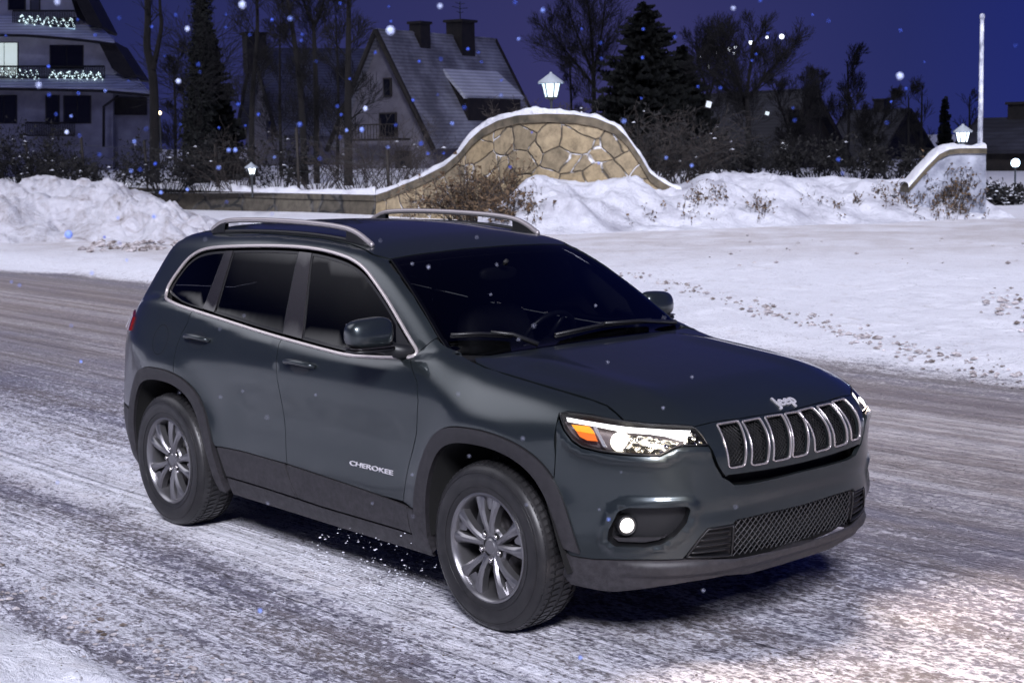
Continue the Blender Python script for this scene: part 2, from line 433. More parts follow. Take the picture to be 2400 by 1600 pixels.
def glass_mat(name, tint, ior=1.5, rough=0.0):
    m = bpy.data.materials.new(name); m.use_nodes = True; n = m.node_tree.nodes; l = m.node_tree.links; n.clear()
    o = n.new("ShaderNodeOutputMaterial"); mx = n.new("ShaderNodeMixShader"); t = n.new("ShaderNodeBsdfTransparent"); g = n.new("ShaderNodeBsdfGlossy")
    t.inputs[0].default_value = (*tint, 1); g.inputs['Roughness'].default_value = rough; f = n.new("ShaderNodeFresnel"); f.inputs[0].default_value = ior
    l.new(f.outputs[0], mx.inputs[0]); l.new(t.outputs[0], mx.inputs[1]); l.new(g.outputs[0], mx.inputs[2]); l.new(mx.outputs[0], o.inputs[0]); return m
GLASS = glass_mat("tinted_glass", (.11, .11, .12), 1.42)
WSG = glass_mat("windshield_glass", (.35, .36, .38), 1.5)
LENS = glass_mat("clear_lens", (.93, .93, .93), 1.45)

car = empty("suv_car", (0, 0, 0), 0, "dark grey SUV with lit headlights driving on the snowy road", "car")
# ---- outlines on the surface
D3 = cast(z4([(322, 680), (330, 645), (352, 600), (400, 530), (460, 450), (520, 400), (590, 370), (700, 356), (900, 350), (1100, 350), (1280, 360), (1420, 383), (1560, 425), (1640, 470), (1700, 525),
              (1770, 620), (1850, 740), (1930, 880), (2000, 1000), (2032, 1050), (2040, 1082), (2015, 1100), (1880, 1102), (1700, 1095), (1560, 1082), (1450, 1055), (1300, 1015), (1100, 960), (900, 900), (700, 835), (520, 778), (420, 745), (350, 712)]))
DLO = smooth_loop(SIDE.chart(D3), 2)
WS_L = cast(z5([(62, 440), (180, 620), (300, 795), (420, 975), (490, 1030), (560, 1050), (640, 1072)]))   # windshield near edge, top to base
# windshield outline, symmetric, in TOP chart
wl_ = TOP.chart(WS_L); wl_ = wl_[wl_[:, 1] < -.2]
print("WS", wl_.round(3).tolist())
ROOFE = cast(z4([(1790, 440), (1745, 400), (1700, 370), (1600, 330), (1400, 290), (1140, 265), (900, 250), (620, 243)]))
print("ROOFE", ROOFE.round(3).tolist())
WS_E = [(-1.045, -.585), (-.90, -.635), (-.75, -.675), (-.60, -.715), (-.50, -.74), (-.42, -.752), (-.365, -.745)]
WSP = [(x, y) for x, y in WS_E]
top_edge = [(-1.045, -.585), (-1.02, -.3), (-1.012, 0), (-1.02, .3), (-1.045, .585)]
base_edge = [(-.365, -.745), (-.285, -.62), (-.25, -.3), (-.24, 0), (-.25, .3), (-.285, .62), (-.365, .745)]
WIND = np.array(top_edge+[(x, -y) for x, y in WS_E[1:-1]]+base_edge[::-1]+[(x, y) for x, y in WS_E[1:-1]][::-1])
# roof outline; ditch line
DITCH = [(-1.045, -.588), (-1.13, -.600), (-1.25, -.612), (-1.5, -.62), (-2.0, -.622), (-2.5, -.60), (-2.9, -.565), (-3.10, -.53)]
ROOF = np.array([(x, y) for x, y in DITCH]+[(-3.13, -.25), (-3.14, 0), (-3.13, .25)]+[(x, -y) for x, y in DITCH[::-1]]+top_edge[::-1][1:-1])
# A pillar / body side / hood points as 3D
wsP = TOP.lift(np.array(WS_E)); diP = TOP.lift(np.array(DITCH))
ARCH = np.array([(-.42, .20), (-.405, .42), (-.385, .56), (-.345, .68), (-.275, .765), (-.18, .802), (-.06, .812), (.07, .808), (.19, .785), (.29, .735), (.365, .65), (.415, .55), (.45, .45), (.475, .36), (.50, .20)])
ARCHO = np.array([(-.50, .20), (-.485, .42), (-.462, .57), (-.415, .715), (-.335, .82), (-.22, .868), (-.06, .880), (.08, .876), (.225, .850), (.345, .79), (.43, .69), (.48, .58), (.515, .46), (.535, .36), (.55, .20)])
ARCH = smooth_loop(ARCH, 2, False); ARCHO = smooth_loop(ARCHO, 2, False)
RA, RO = ARCH+[-2.705, 0], ARCHO+[-2.705, 0]
def above(q, z): return q[q[:, 1] > z]
# paint/cladding line of the doors and the sill
PL = [(-2.20, .512), (-1.94, .517), (-1.55, .509), (-1.10, .489), (-.757, .470), (-.50, .452)]
CLB = [(-2.20, .352), (-1.778, .352), (-1.26, .335), (-.68, .329), (-.50, .325)]
FD = [(-.555, 1.105), (-.475, 1.03), (-.455, .95), (-.478, .80), (-.535, .65), (-.575, .50), (-.585, .47)]    # front door leading edge
BD = [(-1.625, 1.132), (-1.60, 1.0), (-1.575, .868), (-1.553, .687), (-1.528, .509)]
BDL = [(-1.528, .509), (-1.50, .42), (-1.462, .345)]
RDt = SIDE.chart(cast(z4([(515, 790), (468, 870), (430, 940), (398, 1020), (378, 1100)])))
print("RD", RDt.round(3).tolist())
def sub(loop, pa, pb, sign=1):              # points of a closed loop from nearest-to-pa to nearest-to-pb walking in +1 / -1 direction
    loop = np.asarray(loop); ia = int(np.argmin(((loop-pa)**2).sum(1))); ib = int(np.argmin(((loop-pb)**2).sum(1))); out = []
    i = ia
    while True:
        out.append(tuple(loop[i]))
        if i == ib: break
        i = (i+sign) % len(loop)
    return out
def T2(l): return [tuple(v) for v in l]
DCF = np.array([-.555, 1.110]); B0 = np.array(BD[0]); RD0 = RDt[0]
# DLO order: starts low rear corner, goes up, forward, down the A pillar, then back along the belt
belt_fd = sub(DLO, B0, DCF, -1)             # walking forward along the belt
belt_rd = sub(DLO, RD0, B0, -1)
dlo_top = sub(DLO, RD0, DCF, 1)             # rear corner, roof line, A pillar
FD[0] = belt_fd[-1]; BD[0] = belt_fd[0]
r1 = [tuple(v) for v in RO if v[1] > .505 and v[0] > -2.60]     # rear arch, leading half (top -> down)
r1 = [v for v in r1 if v[0] > RDt[-1, 0]+.005]
zar = float(np.interp(RDt[-1, 0], RO[:, 0], RO[:, 1])); JP_ = (RDt[-1, 0]+.001, zar)
rear_door = T2(RDt[::-1])[:-1]+belt_rd+BD[1:]+PL[1:3][::-1][1:]+[(-2.19, .512)]+r1[::-1]+[JP_]
front_door = belt_fd+FD[1:]+[(-.757, .470), (-1.10, .489), (-1.528, .509)]+BD[1:-1][::-1]
fd = panel("front_door", car, PAINT, SIDE, front_door, mirror='pair', label=None)
rd = panel("rear_door", car, PAINT, SIDE, rear_door, mirror='pair')
# cladding on the doors
panel("door_cladding", fd, CLAD, SIDE, [(-1.528, .509), (-1.10, .489), (-.757, .470), (-.545, .455), (-.545, .327), (-.68, .329), (-1.26, .335), (-1.455, .343), BDL[1]], off=.007, mirror='pair')
panel("door_cladding", rd, CLAD, SIDE, [(-2.17, .512), (-1.94, .517), (-1.55, .509), BDL[1], (-1.465, .343), (-1.778, .352), (-2.12, .357)], off=.007, mirror='pair')
panel("sill", car, CLAD, SIDE, [(-2.13, .348), (-1.778, .343), (-1.26, .326), (-.68, .320), (-.44, .315), (-.44, .225), (-1.2, .235), (-2.13, .25)], off=.0, mirror='pair')
# arch trims
for nm, A_, O_, cx in (("wheel_arch_trim", ARCH, ARCHO, 0.0), ("wheel_arch_trim", RA, RO, -2.705)):
    a = [tuple(v) for v in A_ if v[1] > .30]; o = [tuple(v) for v in O_ if v[1] > .30]
    if cx == 0: a = [v for v in a if v[0] < .3 or v[1] > .42]; o = [v for v in o if v[0] < .3 or v[1] > .42]
    poly = [(a[0][0], .26)]+a+([(a[-1][0], .26)] if cx else [])+([(o[-1][0], .26)] if cx else [])+o[::-1]+[(o[0][0], .26)]
    def bulge(P, cx=cx): return .012+.0*P[:, 0]
    panel(nm, car, CLAD, SIDE, poly, off=.012, skirt=.05, res=.022, mirror='pair')
# hood, fender, nose lines
HOODS = cast(z5([(645, 1085), (690, 1140), (760, 1175), (900, 1220), (1100, 1280), (1300, 1340), (1500, 1400), (1600, 1440), (1660, 1490), (1700, 1530)])+zh([(980, 240)]))
HLTOP = cast(zh([(980, 240), (1300, 280), (1600, 292), (1800, 302), (1860, 320)]))
HOODR = cast(z5([(650, 1075), (800, 1052), (1000, 1030), (1150, 1012)]))
GT = cast(zg([(340, 652), (620, 615), (880, 572), (1130, 538), (1245, 522)]))
print("HOODS", HOODS.round(3).tolist()); print("HLTOP", HLTOP.round(3).tolist()); print("HOODR", HOODR.round(3).tolist()); print("GT", GT.round(3).tolist())
gt = [tuple(v) for v in GT[:4, :2]]+[(max(GT[:, 0])+.002, 0)]
hs = [tuple(v[:2]) for v in HOODS[1:]]
hood_half = [(-.235, 0), (-.245, -.3), (-.28, -.60), (-.30, -.70)]+hs+[tuple(v[:2]) for v in HLTOP[1:]]+gt
hood = np.array(hood_half+[(x, -y) for x, y in hood_half[::-1] if abs(y) > 1e-6])
hood_o = panel("hood", car, PAINT, TOP, hood, res=.03, gap=.0022)
# cowl between glass and hood
cowl = [(-.41, -.735), (-.31, -.60), (-.275, -.3), (-.262, 0), (-.275, .3), (-.31, .60), (-.41, .735), (-.30, .72), (-.275, .60), (-.24, .3), (-.23, 0), (-.24, -.3), (-.275, -.60), (-.30, -.72)]
panel("cowl", car, BLACK, TOP, cowl, off=-.012, gap=0)
WSR = [(x, y) for x, y in WIND]
panel("windshield", car, WSG, TOP, WIND, off=-.002, gap=.004, skirt=0)
ceram = densify(np.array(WIND), .03)
panel("windshield_seal", car, BLACK, TOP, WIND, holes=[inset(ceram, .022)], off=-.0035, gap=.001, skirt=.01)
ditch = [(-1.045, -.588)]+[tuple(v[:2]) for v in ROOFE[1:]]+[(-2.98, -.495), (-3.10, -.46)]
roof = np.array(ditch+[(-3.13, -.25), (-3.14, 0), (-3.13, .25)]+[(x, -y) for x, y in ditch[::-1]]+top_edge[::-1][1:-1])
panel("roof", car, PAINT, TOP, roof, gap=.003, res=.045)
# A pillar, roof side and rear quarter in one pressing
WSS = SIDE.chart(TOP.lift(np.array(WS_E)))
dS = SIDE.chart(TOP.lift(np.array(ditch)))
roA = [tuple(v) for v in RO if v[1] > .60 and v[0] < RDt[-1, 0]-.005]
APB = SIDE.chart(cast(z4([(2050, 1078), (2120, 1020), (2178, 977)])))
print('APB', APB.round(3).tolist(), 'WSS', WSS.round(3).tolist(), 'dS', dS.round(3).tolist())
bs = dlo_top+T2(APB[1:])+T2(WSS[::-1][2:])+T2(dS[1:])+[(-3.17, 1.50), (-3.27, 1.38), (-3.36, 1.26), (-3.40, 1.12), (-3.40, .60), (-3.17, .60)]+[v for v in roA]+[JP_]+T2(RDt[::-1])[:-1]
panel("body_side", car, PAINT, SIDE, bs, res=.03, mirror='pair', gap=.002)
panel("rear_corner_cladding", car, CLAD, SIDE, [(-3.165, .59), (-3.40, .59), (-3.40, .27), (-3.21, .27)], off=.003, mirror='pair')
# fender
HLT2 = cast(zh([(560, 168), (260, 128), (165, 150)]))
SEAM = cast(z8([(1000, 110), (992, 300), (985, 430), (972, 575)]))
print("SEAM", SEAM.round(3).tolist())
WSB = cast(z5([(420, 975), (490, 1030), (560, 1050), (640, 1075)]))
ao = [tuple(v) for v in ARCHO]
seamA = SIDE.chart(SEAM)
i_end = int(np.argmin(((ARCHO-seamA[-1])**2).sum(1)))
fender = FD[1:][::-1]+[tuple(SIDE.chart(WSB)[0]-[.045, -.0])]+T2(SIDE.chart(WSB))+T2(SIDE.chart(HOODS))+T2(SIDE.chart(HLT2))+T2(seamA)+[tuple(v) for v in ARCHO[:i_end+1][::-1] if v[1] > .455]+[(-.49, .45)]
fender = [DCF*0+np.array(FD[0])]+[np.array(v) for v in T2(APB[:1])]+[np.array(v) for v in T2(APB[1:])]+[np.array(v) for v in T2(SIDE.chart(WSB))]+[np.array(v) for v in T2(SIDE.chart(HOODS))]+[np.array(v) for v in T2(SIDE.chart(HLT2))]+[np.array(v) for v in T2(seamA)]+[v for v in ARCHO[:i_end+1][::-1] if v[1] > .455]+[np.array((-.50, .452)), np.array((-.585, .47))]+[np.array(v) for v in FD[1:-1][::-1]]
panel("fender", car, PAINT, SIDE, np.array(fender), res=.022, mirror='pair')
panel("fender_cladding", car, CLAD, SIDE, [(-.545, .450), (-.492, .445), (-.50, .26), (-.535, .26)], off=.005, gap=.001, mirror='pair')
# ---------------------------------------------------------------- nose
fc = lambda P: FRONT.chart(P)
def sym(h): h = [tuple(v) for v in h]; return np.array(h+[(-a, z) for a, z in h[::-1] if abs(a) > 1e-6])
Gseam = cast(zh([(1880, 330), (1960, 410), (2035, 540)])+z6([(1140, 1030), (1180, 1130), (1215, 1195), (1240, 1222)]))
Gbot = cast(zg([(500, 1232), (740, 1200), (1000, 1160), (1200, 1120), (1330, 1092)]))
GTf = fc(GT); GTf[-1, 0] = 0
gb = fc(Gbot); gb[-1, 0] = 0
print("Gbot", Gbot.round(3).tolist(), "Gseam", Gseam.round(3).tolist())
grille_half = T2(GTf[::-1])+T2(fc(HLTOP[-1:]))+T2(fc(Gseam))+T2(gb)
slots_px = zg([(362, 672), (600, 632), (628, 660), (690, 830), (690, 1110), (670, 1140), (530, 1165), (498, 1140), (455, 890)]), zg([(640, 640), (838, 602), (862, 625), (940, 785), (942, 1080), (920, 1110), (775, 1135), (745, 1110), (738, 850)]), \
    zg([(888, 592), (1085, 560), (1110, 590), (1178, 760), (1182, 1035), (1160, 1060), (1010, 1090), (988, 1070), (975, 800)]), zg([(1133, 550), (1310, 522), (1335, 560), (1400, 720), (1403, 985), (1380, 1010), (1245, 1040), (1225, 1020), (1222, 765)])
def rounded(q, it=2): return smooth_loop(densify(q, .022), it)
slots = []
for k, px in enumerate(slots_px):
    q = fc(cast(px))
    if k == 3: c = (q[:, 0].max()+q[:, 0].min())/2; q = q-[c, 0]
    slots.append(rounded(q, 2))
print("slot centers", [((s[:, 0].max()+s[:, 0].min())/2).round(3) for s in slots])
slots += [np.stack([-s[:, 0], s[:, 1]], 1)[::-1] for s in slots[:3]]
def gface(P): return 0*P[:, 0]
grille = panel("grille", car, PAINT, FRONT, sym(grille_half), holes=slots, res=.02, gap=.0005, hgap=0, skirt=.02)
for s in slots:
    if area2(s) > 0: s = s[::-1]
    s = s[::-1] if area2(s) < 0 else s
    s = densify(s, .008); P, N = surf(FRONT, s); mb = MB(); strip_ring(mb, P, N, .0065, .006)
    ring = mb.build("slot_surround", SLOTTRIM, grille)
def lattice(name, parent, m, ch, poly, off, pitch, w, ang=(30, -30), sx=1.0):
    """diamond mesh of thin bars clipped to the outline"""
    poly = np.array(poly); mb = MB(); segs = []; c = poly.mean(0); ext = max(np.ptp(poly[:, 0]), np.ptp(poly[:, 1]))
    for a in ang:
        d = np.array([math.sin(R(a))*sx, math.cos(R(a))]); nrm = np.array([d[1], -d[0]]); nrm /= np.linalg.norm(nrm)
        k = int(ext/pitch)+2
        for i in range(-k, k+1):
            t = np.linspace(-ext, ext, 240); L_ = c+nrm*(i*pitch)+t[:, None]*d/np.linalg.norm(d); ok = inpoly(L_, poly)
            st = None
            for j in range(len(t)+1):
                on = j < len(t) and ok[j]
                if on and st is None: st = j
                if not on and st is not None:
                    if j-st > 1: segs.append(L_[[st, (st+j-1)//2, j-1]])
                    st = None
    if segs:
        P, N = surf(ch, np.concatenate(segs), off)
        for i in range(len(segs)): mb.tube(P[3*i:3*i+3], w, 4, cap=False)
    return mb.build(name, m, parent)
for k, s in enumerate(slots):
    pl = panel("slot_back", grille, SHELL, FRONT, inset(s, -.004), off=-.045, skirt=0, gap=0, res=.05)
    lattice("slot_mesh", grille, BLACK, FRONT, s, -.022, .0125, .0016, ang=(35, -35))
    n_ = .019
    lo_ = s[:, 1].min()
    bar = s[s[:, 1] < lo_+.03]
    panel("slot_lip", grille, BLACK, FRONT, clip_half(s, (0, lo_+.022), (1, lo_+.022), False) if True else s, off=-.012, gap=.008, skirt=.01, res=.03) 
# bumper
Btop = cast(zg([(510, 1290), (570, 1338), (700, 1332), (1000, 1272), (1200, 1222), (1340, 1185)]))
Bside = cast(z6([(1215, 1225), (1165, 1140), (1128, 1050)])+zh([(2030, 565)]))
Bhl = cast(zh([(2030, 565), (1900, 562), (1700, 568), (1610, 595), (1430, 688), (1300, 690), (960, 672), (700, 640), (450, 580), (330, 500), (225, 360), (160, 215)]))
bt = fc(Btop); bt[-1, 0] = 0
Bcl = cast(z8([(990, 690), (1040, 850), (1068, 970), (1100, 992), (1250, 1016), (1600, 1020), (1865, 1016)]))
LGtop = cast(zb([(10, 800), (95, 690), (155, 622), (310, 596), (330, 572), (500, 533), (698, 490)])); lgt = fc(LGtop); lgt[-1, 0] = 0
LGbot = cast(zb([(10, 808), (320, 796), (500, 757), (698, 712)])); lgb = fc(LGbot); lgb[-1, 0] = 0
print("Bcl", Bcl.round(3).tolist()); print("LGtop", LGtop.round(3).tolist()); print("LGbot", LGbot.round(3).tolist())
bump_half = T2(bt[::-1])+T2(fc(Bside)[:-1])+T2(fc(Bhl))+T2(fc(SEAM)[1:])+T2(fc(Bcl))+T2(lgt)
FOG = rounded(fc(cast(z8([(1420, 690), (1490, 664), (1890, 655), (1916, 680), (1885, 770), (1810, 855), (1710, 915), (1600, 934), (1400, 928), (1348, 885), (1355, 820)]))), 2)
FOGL = np.stack([-FOG[:, 0], FOG[:, 1]], 1)[::-1]
HLB = fc(Bhl)
def bumper_relief(P):
    d = 0*P[:, 0]; a = np.abs(np.arctan2(P[:, 1], P[:, 0]+.25))
    Q = np.stack([-a, P[:, 2]], 1); dd = segdist(Q, FOG)
    d = d+.014*gauss(dd, .016, .016)
    dh = segdist(Q, HLB); d = d+.012*gauss(dh, .018, .018)*(Q[:, 1] < .95)
    d = d-.006*gauss(Q[:, 1], .60, .035)*sstep(.62, .45, np.abs(Q[:, 0]))
    return d
bumper = panel("front_bumper", car, PAINT, FRONT, sym(bump_half), holes=[FOG, FOGL], res=.018, hgap=0, offf=bumper_relief, skirt=.02)
Lb = cast(z8([(1045, 1120), (1100, 1185), (1300, 1228), (1400, 1236), (1700, 1200), (1900, 1168), (2150, 1125)])+zb([(400, 898), (698, 812)]))
lb = fc(Lb); lb[-1, 0] = 0
print("Lb", Lb.round(3).tolist())
lip_half = T2(lgb[::-1])+T2(fc(Bcl)[2:][::-1])+T2(lb)
def lip_relief(P): return .003+.014*sstep(.335, .36, P[:, 2])*(1-sstep(.385, .405, P[:, 2]))*sstep(.60, .75, P[:, 0])
panel("bumper_lip", car, CLAD, FRONT, sym(lip_half), res=.018, offf=lip_relief, skirt=.05)
# lower grille: mesh in the middle, slatted vent at each side
lg = T2(lgt)+T2(lgb[::-1]); lgp = sym(T2(lgt)+[]); full = np.array(T2(lgt)+[(-a, z) for a, z in T2(lgt)[::-1][1:]]+[(-a, z) for a, z in T2(lgb)[1:]]+[(a, z) for a, z in T2(lgb)[::-1][1:]])
panel("lower_grille_back", car, SHELL, FRONT, full, off=-.06, gap=-.006, skirt=0, res=.06)
am = fc(cast(zb([(325, 690)])))[0, 0]
mesh_poly = clip_half(clip_half(full, (am, 0), (am, 1), False), (-am, 0), (-am, 1), True)
if len(mesh_poly) < 3 or np.ptp(mesh_poly[:, 0]) < .2: mesh_poly = clip_half(clip_half(full, (am, 0), (am, 1), True), (-am, 0), (-am, 1), False)
lowg = lattice("lower_grille", car, mat("grille_mesh", (.028, .028, .031), .4), FRONT, mesh_poly, -.010, .0200, .0024, ang=(40, -40))
vent = clip_half(full, (am-.004, 0), (am-.004, 1), True)
if np.ptp(vent[:, 0]) > .5: vent = clip_half(full, (am-.004, 0), (am-.004, 1), False)
for ms in (None, 'L'):
    v0 = panel("side_vent", car, BLACK, FRONT, vent, off=-.022, skirt=0, gap=.002, mirror=ms)
    mb = MB(); zlo, zhi = vent[:, 1].min(), vent[:, 1].max()
    for zz in np.linspace(zlo+.012, zhi-.012, 6):
        cr = clip_half(clip_half(vent, (0, zz-.0035), (1, zz-.0035), True), (0, zz+.0035), (1, zz+.0035), False)
        if len(cr) < 3: continue
        a0, a1 = cr[:, 0].min()+.012, cr[:, 0].max()-.012
        if a1-a0 < .02: continue
        P, N = surf(FRONT, np.array([(a, zz) for a in np.linspace(a0, a1, 8)]), -.010); mb.tube(P, .0045, 6)
    e_, N = surf(FRONT, densify(inset(vent, .006), .02), -.004); mb.tube(e_, .005, 6, closed=True)
    (M_(mb) if ms else mb).build("vent_slats", BLACK, v0)
# fog lamps
for ms in (None, 'L'):
    pk = panel("fog_lamp_pocket", car, BLACK, FRONT, FOG, off=-.055, skirt=0, gap=0, mirror=ms)
    mb = MB(); o_ = densify(FOG, .015); P0, N = surf(FRONT, o_, .0); P1 = P0-N*.058; n = len(P0)
    mb.add(list(P0)+list(P1), [(i, (i+1) % n, n+(i+1) % n, n+i) for i in range(n)], 0, True)
    (M_(mb) if ms else mb).build("pocket_wall", BLACK, pk)
    ic = cast(z8([(1470, 800)]))[0]; N = Fn(ic[None])[0]; Dd = Vector(N).lerp(Vector((1, 0, 0)), .6).normalized()
    q = Dd.to_track_quat('Z', 'Y').to_matrix()
    mb = MB(); L1 = MB(); L1.lathe([(0, .016), (.016, .013), (.029, .003), (.031, -.004)], 24, 'z')
    Rg = MB(); Rg.lathe([(.031, -.03), (.034, .004), (.040, .006), (.043, 0), (.043, -.03)], 28, 'z')
    cen = Vector(ic)-Vector(N)*.030
    for b_ in (L1, Rg): b_.v = [tuple(q @ Vector(v)+cen) for v in b_.v]
    (M_(Rg) if ms else Rg).build("fog_lamp_ring", BLACK, pk)
    (M_(L1) if ms else L1).build("fog_lamp_lens", emis("fog_lens_lit", (1, .93, .9), 1.6), pk)
    tp = clip_half(FOG, (0, FOG[:, 1].min()+.042), (1, FOG[:, 1].min()+.05), False)
    panel("pocket_tray", pk, CLAD, FRONT, tp, off=-.030, gap=.010, skirt=.02, mirror=ms)
# ---------------------------------------------------------------- headlights
HLO = fc(cast(zh([(172, 150), (260, 135), (560, 174), (980, 247), (1300, 287), (1600, 298), (1800, 309), (1875, 338), (1950, 415), (2025, 540), (1900, 548), (1700, 552), (1600, 580), (1430, 672), (1300, 675), (960, 657), (700, 624), (450, 562), (335, 482), (235, 350)])))
SILV = mat("lamp_reflector", (.86, .80, .66), .16, 1.0); n_, l_, b_ = nt(SILV)
vx = n_.new("ShaderNodeTexVoronoi"); vx.inputs['Scale'].default_value = 42; t_ = n_.new("ShaderNodeTexCoord"); l_.new(t_.outputs['Object'], vx.inputs['Vector']); bump(n_, l_, b_, vx.outputs['Distance'], .9, .02)
DRL = emis("running_light", (1, .98, .97), 2.2); AMB = emis("amber_signal", (1, .30, .02), .75, (.9, .3, .02)); AMB2 = emis("amber_signal_low", (1, .16, .02), .32, (.7, .15, .02))
PROJ = emis("projector_lens", (1, .93, .78), 2.2); GREYB = mat("lamp_divider", (.62, .62, .66), .3, .6)
def hc(p): return fc(cast(zh(p)))
for ms in (None, 'L'):
    hl = panel("headlight", car, mat("lamp_housing", (.16, .135, .14), .35, .4), FRONT, HLO, off=-.055, skirt=0, gap=.001, res=.03, mirror=ms)
    def sp(name, m, poly, off, skirt=.008, gap=0.0, res=.02): return panel(name, hl, m, FRONT, poly, off=off, skirt=skirt, gap=gap, res=res, mirror=ms)
    P0, N = surf(FRONT, densify(HLO, .012)); P1 = P0-N*.056; P0 = P0-N*.001; n = len(P0); mb = MB()
    mb.add(list(P0)+list(P1), [(i, (i+1) % n, n+(i+1) % n, n+i) for i in range(n)], 0, True)
    mb.tube(P0, .0035, 6, closed=True); (M_(mb) if ms else mb).build("bezel", BLACK, hl)
    sp("daytime_strip", DRL, hc([(240, 172), (600, 232), (1000, 290), (1300, 310), (1825, 335), (1760, 470), (1690, 460), (1500, 400), (1300, 372), (1000, 352), (600, 275), (245, 215)]), -.016)
    sp("turn_signal", AMB, hc([(290, 258), (520, 278), (565, 330), (585, 385), (350, 350)]), -.022)
    sp("turn_signal", AMB2, hc([(350, 356), (585, 391), (612, 490), (480, 482), (390, 430)]), -.024)
    sp("divider", GREYB, hc([(575, 290), (620, 290), (745, 575), (700, 572)]), -.014)
    sp("reflector", SILV, hc([(860, 370), (1000, 365), (1300, 385), (1700, 470), (1600, 560), (1430, 655), (960, 640), (860, 560)]), -.036, res=.012)
    sp("reflector", SILV, hc([(1790, 350), (1860, 350), (1940, 430), (1990, 520), (1720, 525)]), -.020, res=.012)
    for (cx_, cy_, r_, nm, m_) in ((915, 470, .040, "projector", PROJ), (1240, 480, .017, "inner_lamp", emis("inner_lamp", (1, .8, .5), .5))):
        pc = cast(zh([(cx_, cy_)]))[0]; N1 = Fn(pc[None])[0]; dd = (Vector(N1)*.5+Vector((1, -.25, 0))*.5).normalized(); q = dd.to_track_quat('Z', 'Y').to_matrix()
        mb = MB(); mb.lathe([(0, r_*.45), (r_*.5, r_*.38), (r_*.85, r_*.15), (r_, -.004), (r_, -.02)], 28, 'z')
        mb.v = [tuple(q @ Vector(v)+Vector(pc-N1*.038)) for v in mb.v]; (M_(mb) if ms else mb).build(nm, m_, hl)
    sp("lens", LENS, HLO, -.001, 0, .002)
    pc = cast(zh([(915, 470)]))[0]*np.array([1, -1 if ms else 1, 1])
    l = lamp("headlight_beam", 'SPOT', tuple(pc+np.array([.12, 0, 0])), 165, (1, .82, .66), direction=(1, -.05 if not ms else .02, -.36), spot_size=R(150), spot_blend=1.0, shadow_soft_size=.04); l.parent = hl
# ---------------------------------------------------------------- windows and trim
Pd, Nd = surf(SIDE, densify(DLO[::-1] if area2(DLO) > 0 else DLO, .02))
Di = inset(DLO, .013)
C1 = SIDE.chart(cast(z4([(725, 372), (565, 768), (775, 376), (650, 788)]))); B1 = SIDE.chart(cast(z4([(1228, 388), (1118, 945), (1318, 388), (1252, 960)]))); S1 = SIDE.chart(cast(z4([(1905, 860), (1908, 1080)])))
print("pillars", C1.round(3).tolist(), B1.round(3).tolist(), S1.round(3).tolist())
def bt_(a, b, q=None): return clip_half(Di if q is None else q, a, b, True), clip_half(Di if q is None else q, a, b, False)
def between(la, lb):     # part of the opening behind (smaller x) lb and ahead of la
    q = Di
    for (p0, p1), side in ((la, 1), (lb, 0)):
        if p0 is None: continue
        A, B = clip_half(q, p0, p1, True), clip_half(q, p0, p1, False)
        ma = A[:, 0].mean() if len(A) > 2 else -99; mb_ = B[:, 0].mean() if len(B) > 2 else -99
        q = (A if ma > mb_ else B) if side else ((A if ma < mb_ else B) if min(ma, mb_) > -50 else (A if ma > -50 else B))
    return q
NO = (None, None); c1, c2, b1, b2, s1 = (C1[0], C1[1]), (C1[2], C1[3]), (B1[0], B1[1]), (B1[2], B1[3]), (S1[0], S1[1])
def wl_panel(nm, par, m, q, off, skirt, gap=.001): return panel(nm, par, m, SIDE, q, off=off, skirt=skirt, gap=gap, res=.06, mirror='pair')
wl_panel("quarter_window", car, GLASS, between(NO, c1), -.010, 0)
wl_panel("window", rd, GLASS, between(c2, b1), -.010, 0)
fw_ = wl_panel("window", fd, GLASS, between(b2, s1), -.010, 0)
wl_panel("window_pillar", rd, GLOSSB, between(c1, c2), -.004, .02)
bp = between(b1, b2); wl_panel("window_pillar", fd, GLOSSB, bp, -.004, .02)
wl_panel("mirror_sail", fd, BLACK, between(s1, NO), -.003, .02)
fr = between(b2, s1); fri = inset(smooth_loop(fr, 1), .035)
for q_, par in ((between(b2, s1), fd), (between(c2, b1), rd), (between(NO, c1), [car, car])):
    panel("window_seal", par, BLACK, SIDE, q_, holes=[inset(q_, .012)], off=-.008, gap=0, hgap=0, skirt=.01, mirror='pair')
mb = MB(); strip_ring(mb, Pd, Nd, .016, .009)
for ms in (None, 'L'): (M_(mb) if ms else mb).build("window_trim", TRIM, car)
# ---------------------------------------------------------------- roof rails
def plane_y(pix, y):
    out = []
    for q in pix: d = px_ray(*q); out.append(CAM+d*((y-CAM[1])/d[1]))
    return np.array(out)
rail = plane_y(z4([(640, 232), (675, 200), (720, 172), (800, 164), (900, 162), (1050, 166), (1200, 175), (1350, 188), (1500, 207), (1600, 232), (1670, 275), (1715, 315), (1745, 342)]), -.555)
rail = smooth_loop(rail, 1, False)
rad = [.011]+[.0145]*(len(rail)-2)+[.010]
mb = MB(); mb.tube(rail, rad, 10, flat=1.0)
ft = MB()
for (i0, i1) in ((1, 6), (-8, -2)):
    seg = rail[i0:i1] if i1 > 0 else rail[i0:i1]
    bot = [TOP.lift(np.array([[p[0], -.56]]))[0] for p in seg]
    for a, b, c, d in zip(seg[:-1], seg[1:], bot[1:], bot[:-1]):
        v = [a+[0, -.010, 0], b+[0, -.010, 0], c+[0, -.014, 0], d+[0, -.014, 0], a+[0, .010, 0], b+[0, .010, 0], c+[0, .014, 0], d+[0, .014, 0]]
        ft.add(v, [(0, 1, 2, 3), (4, 7, 6, 5), (0, 4, 5, 1), (3, 2, 6, 7)], 0)
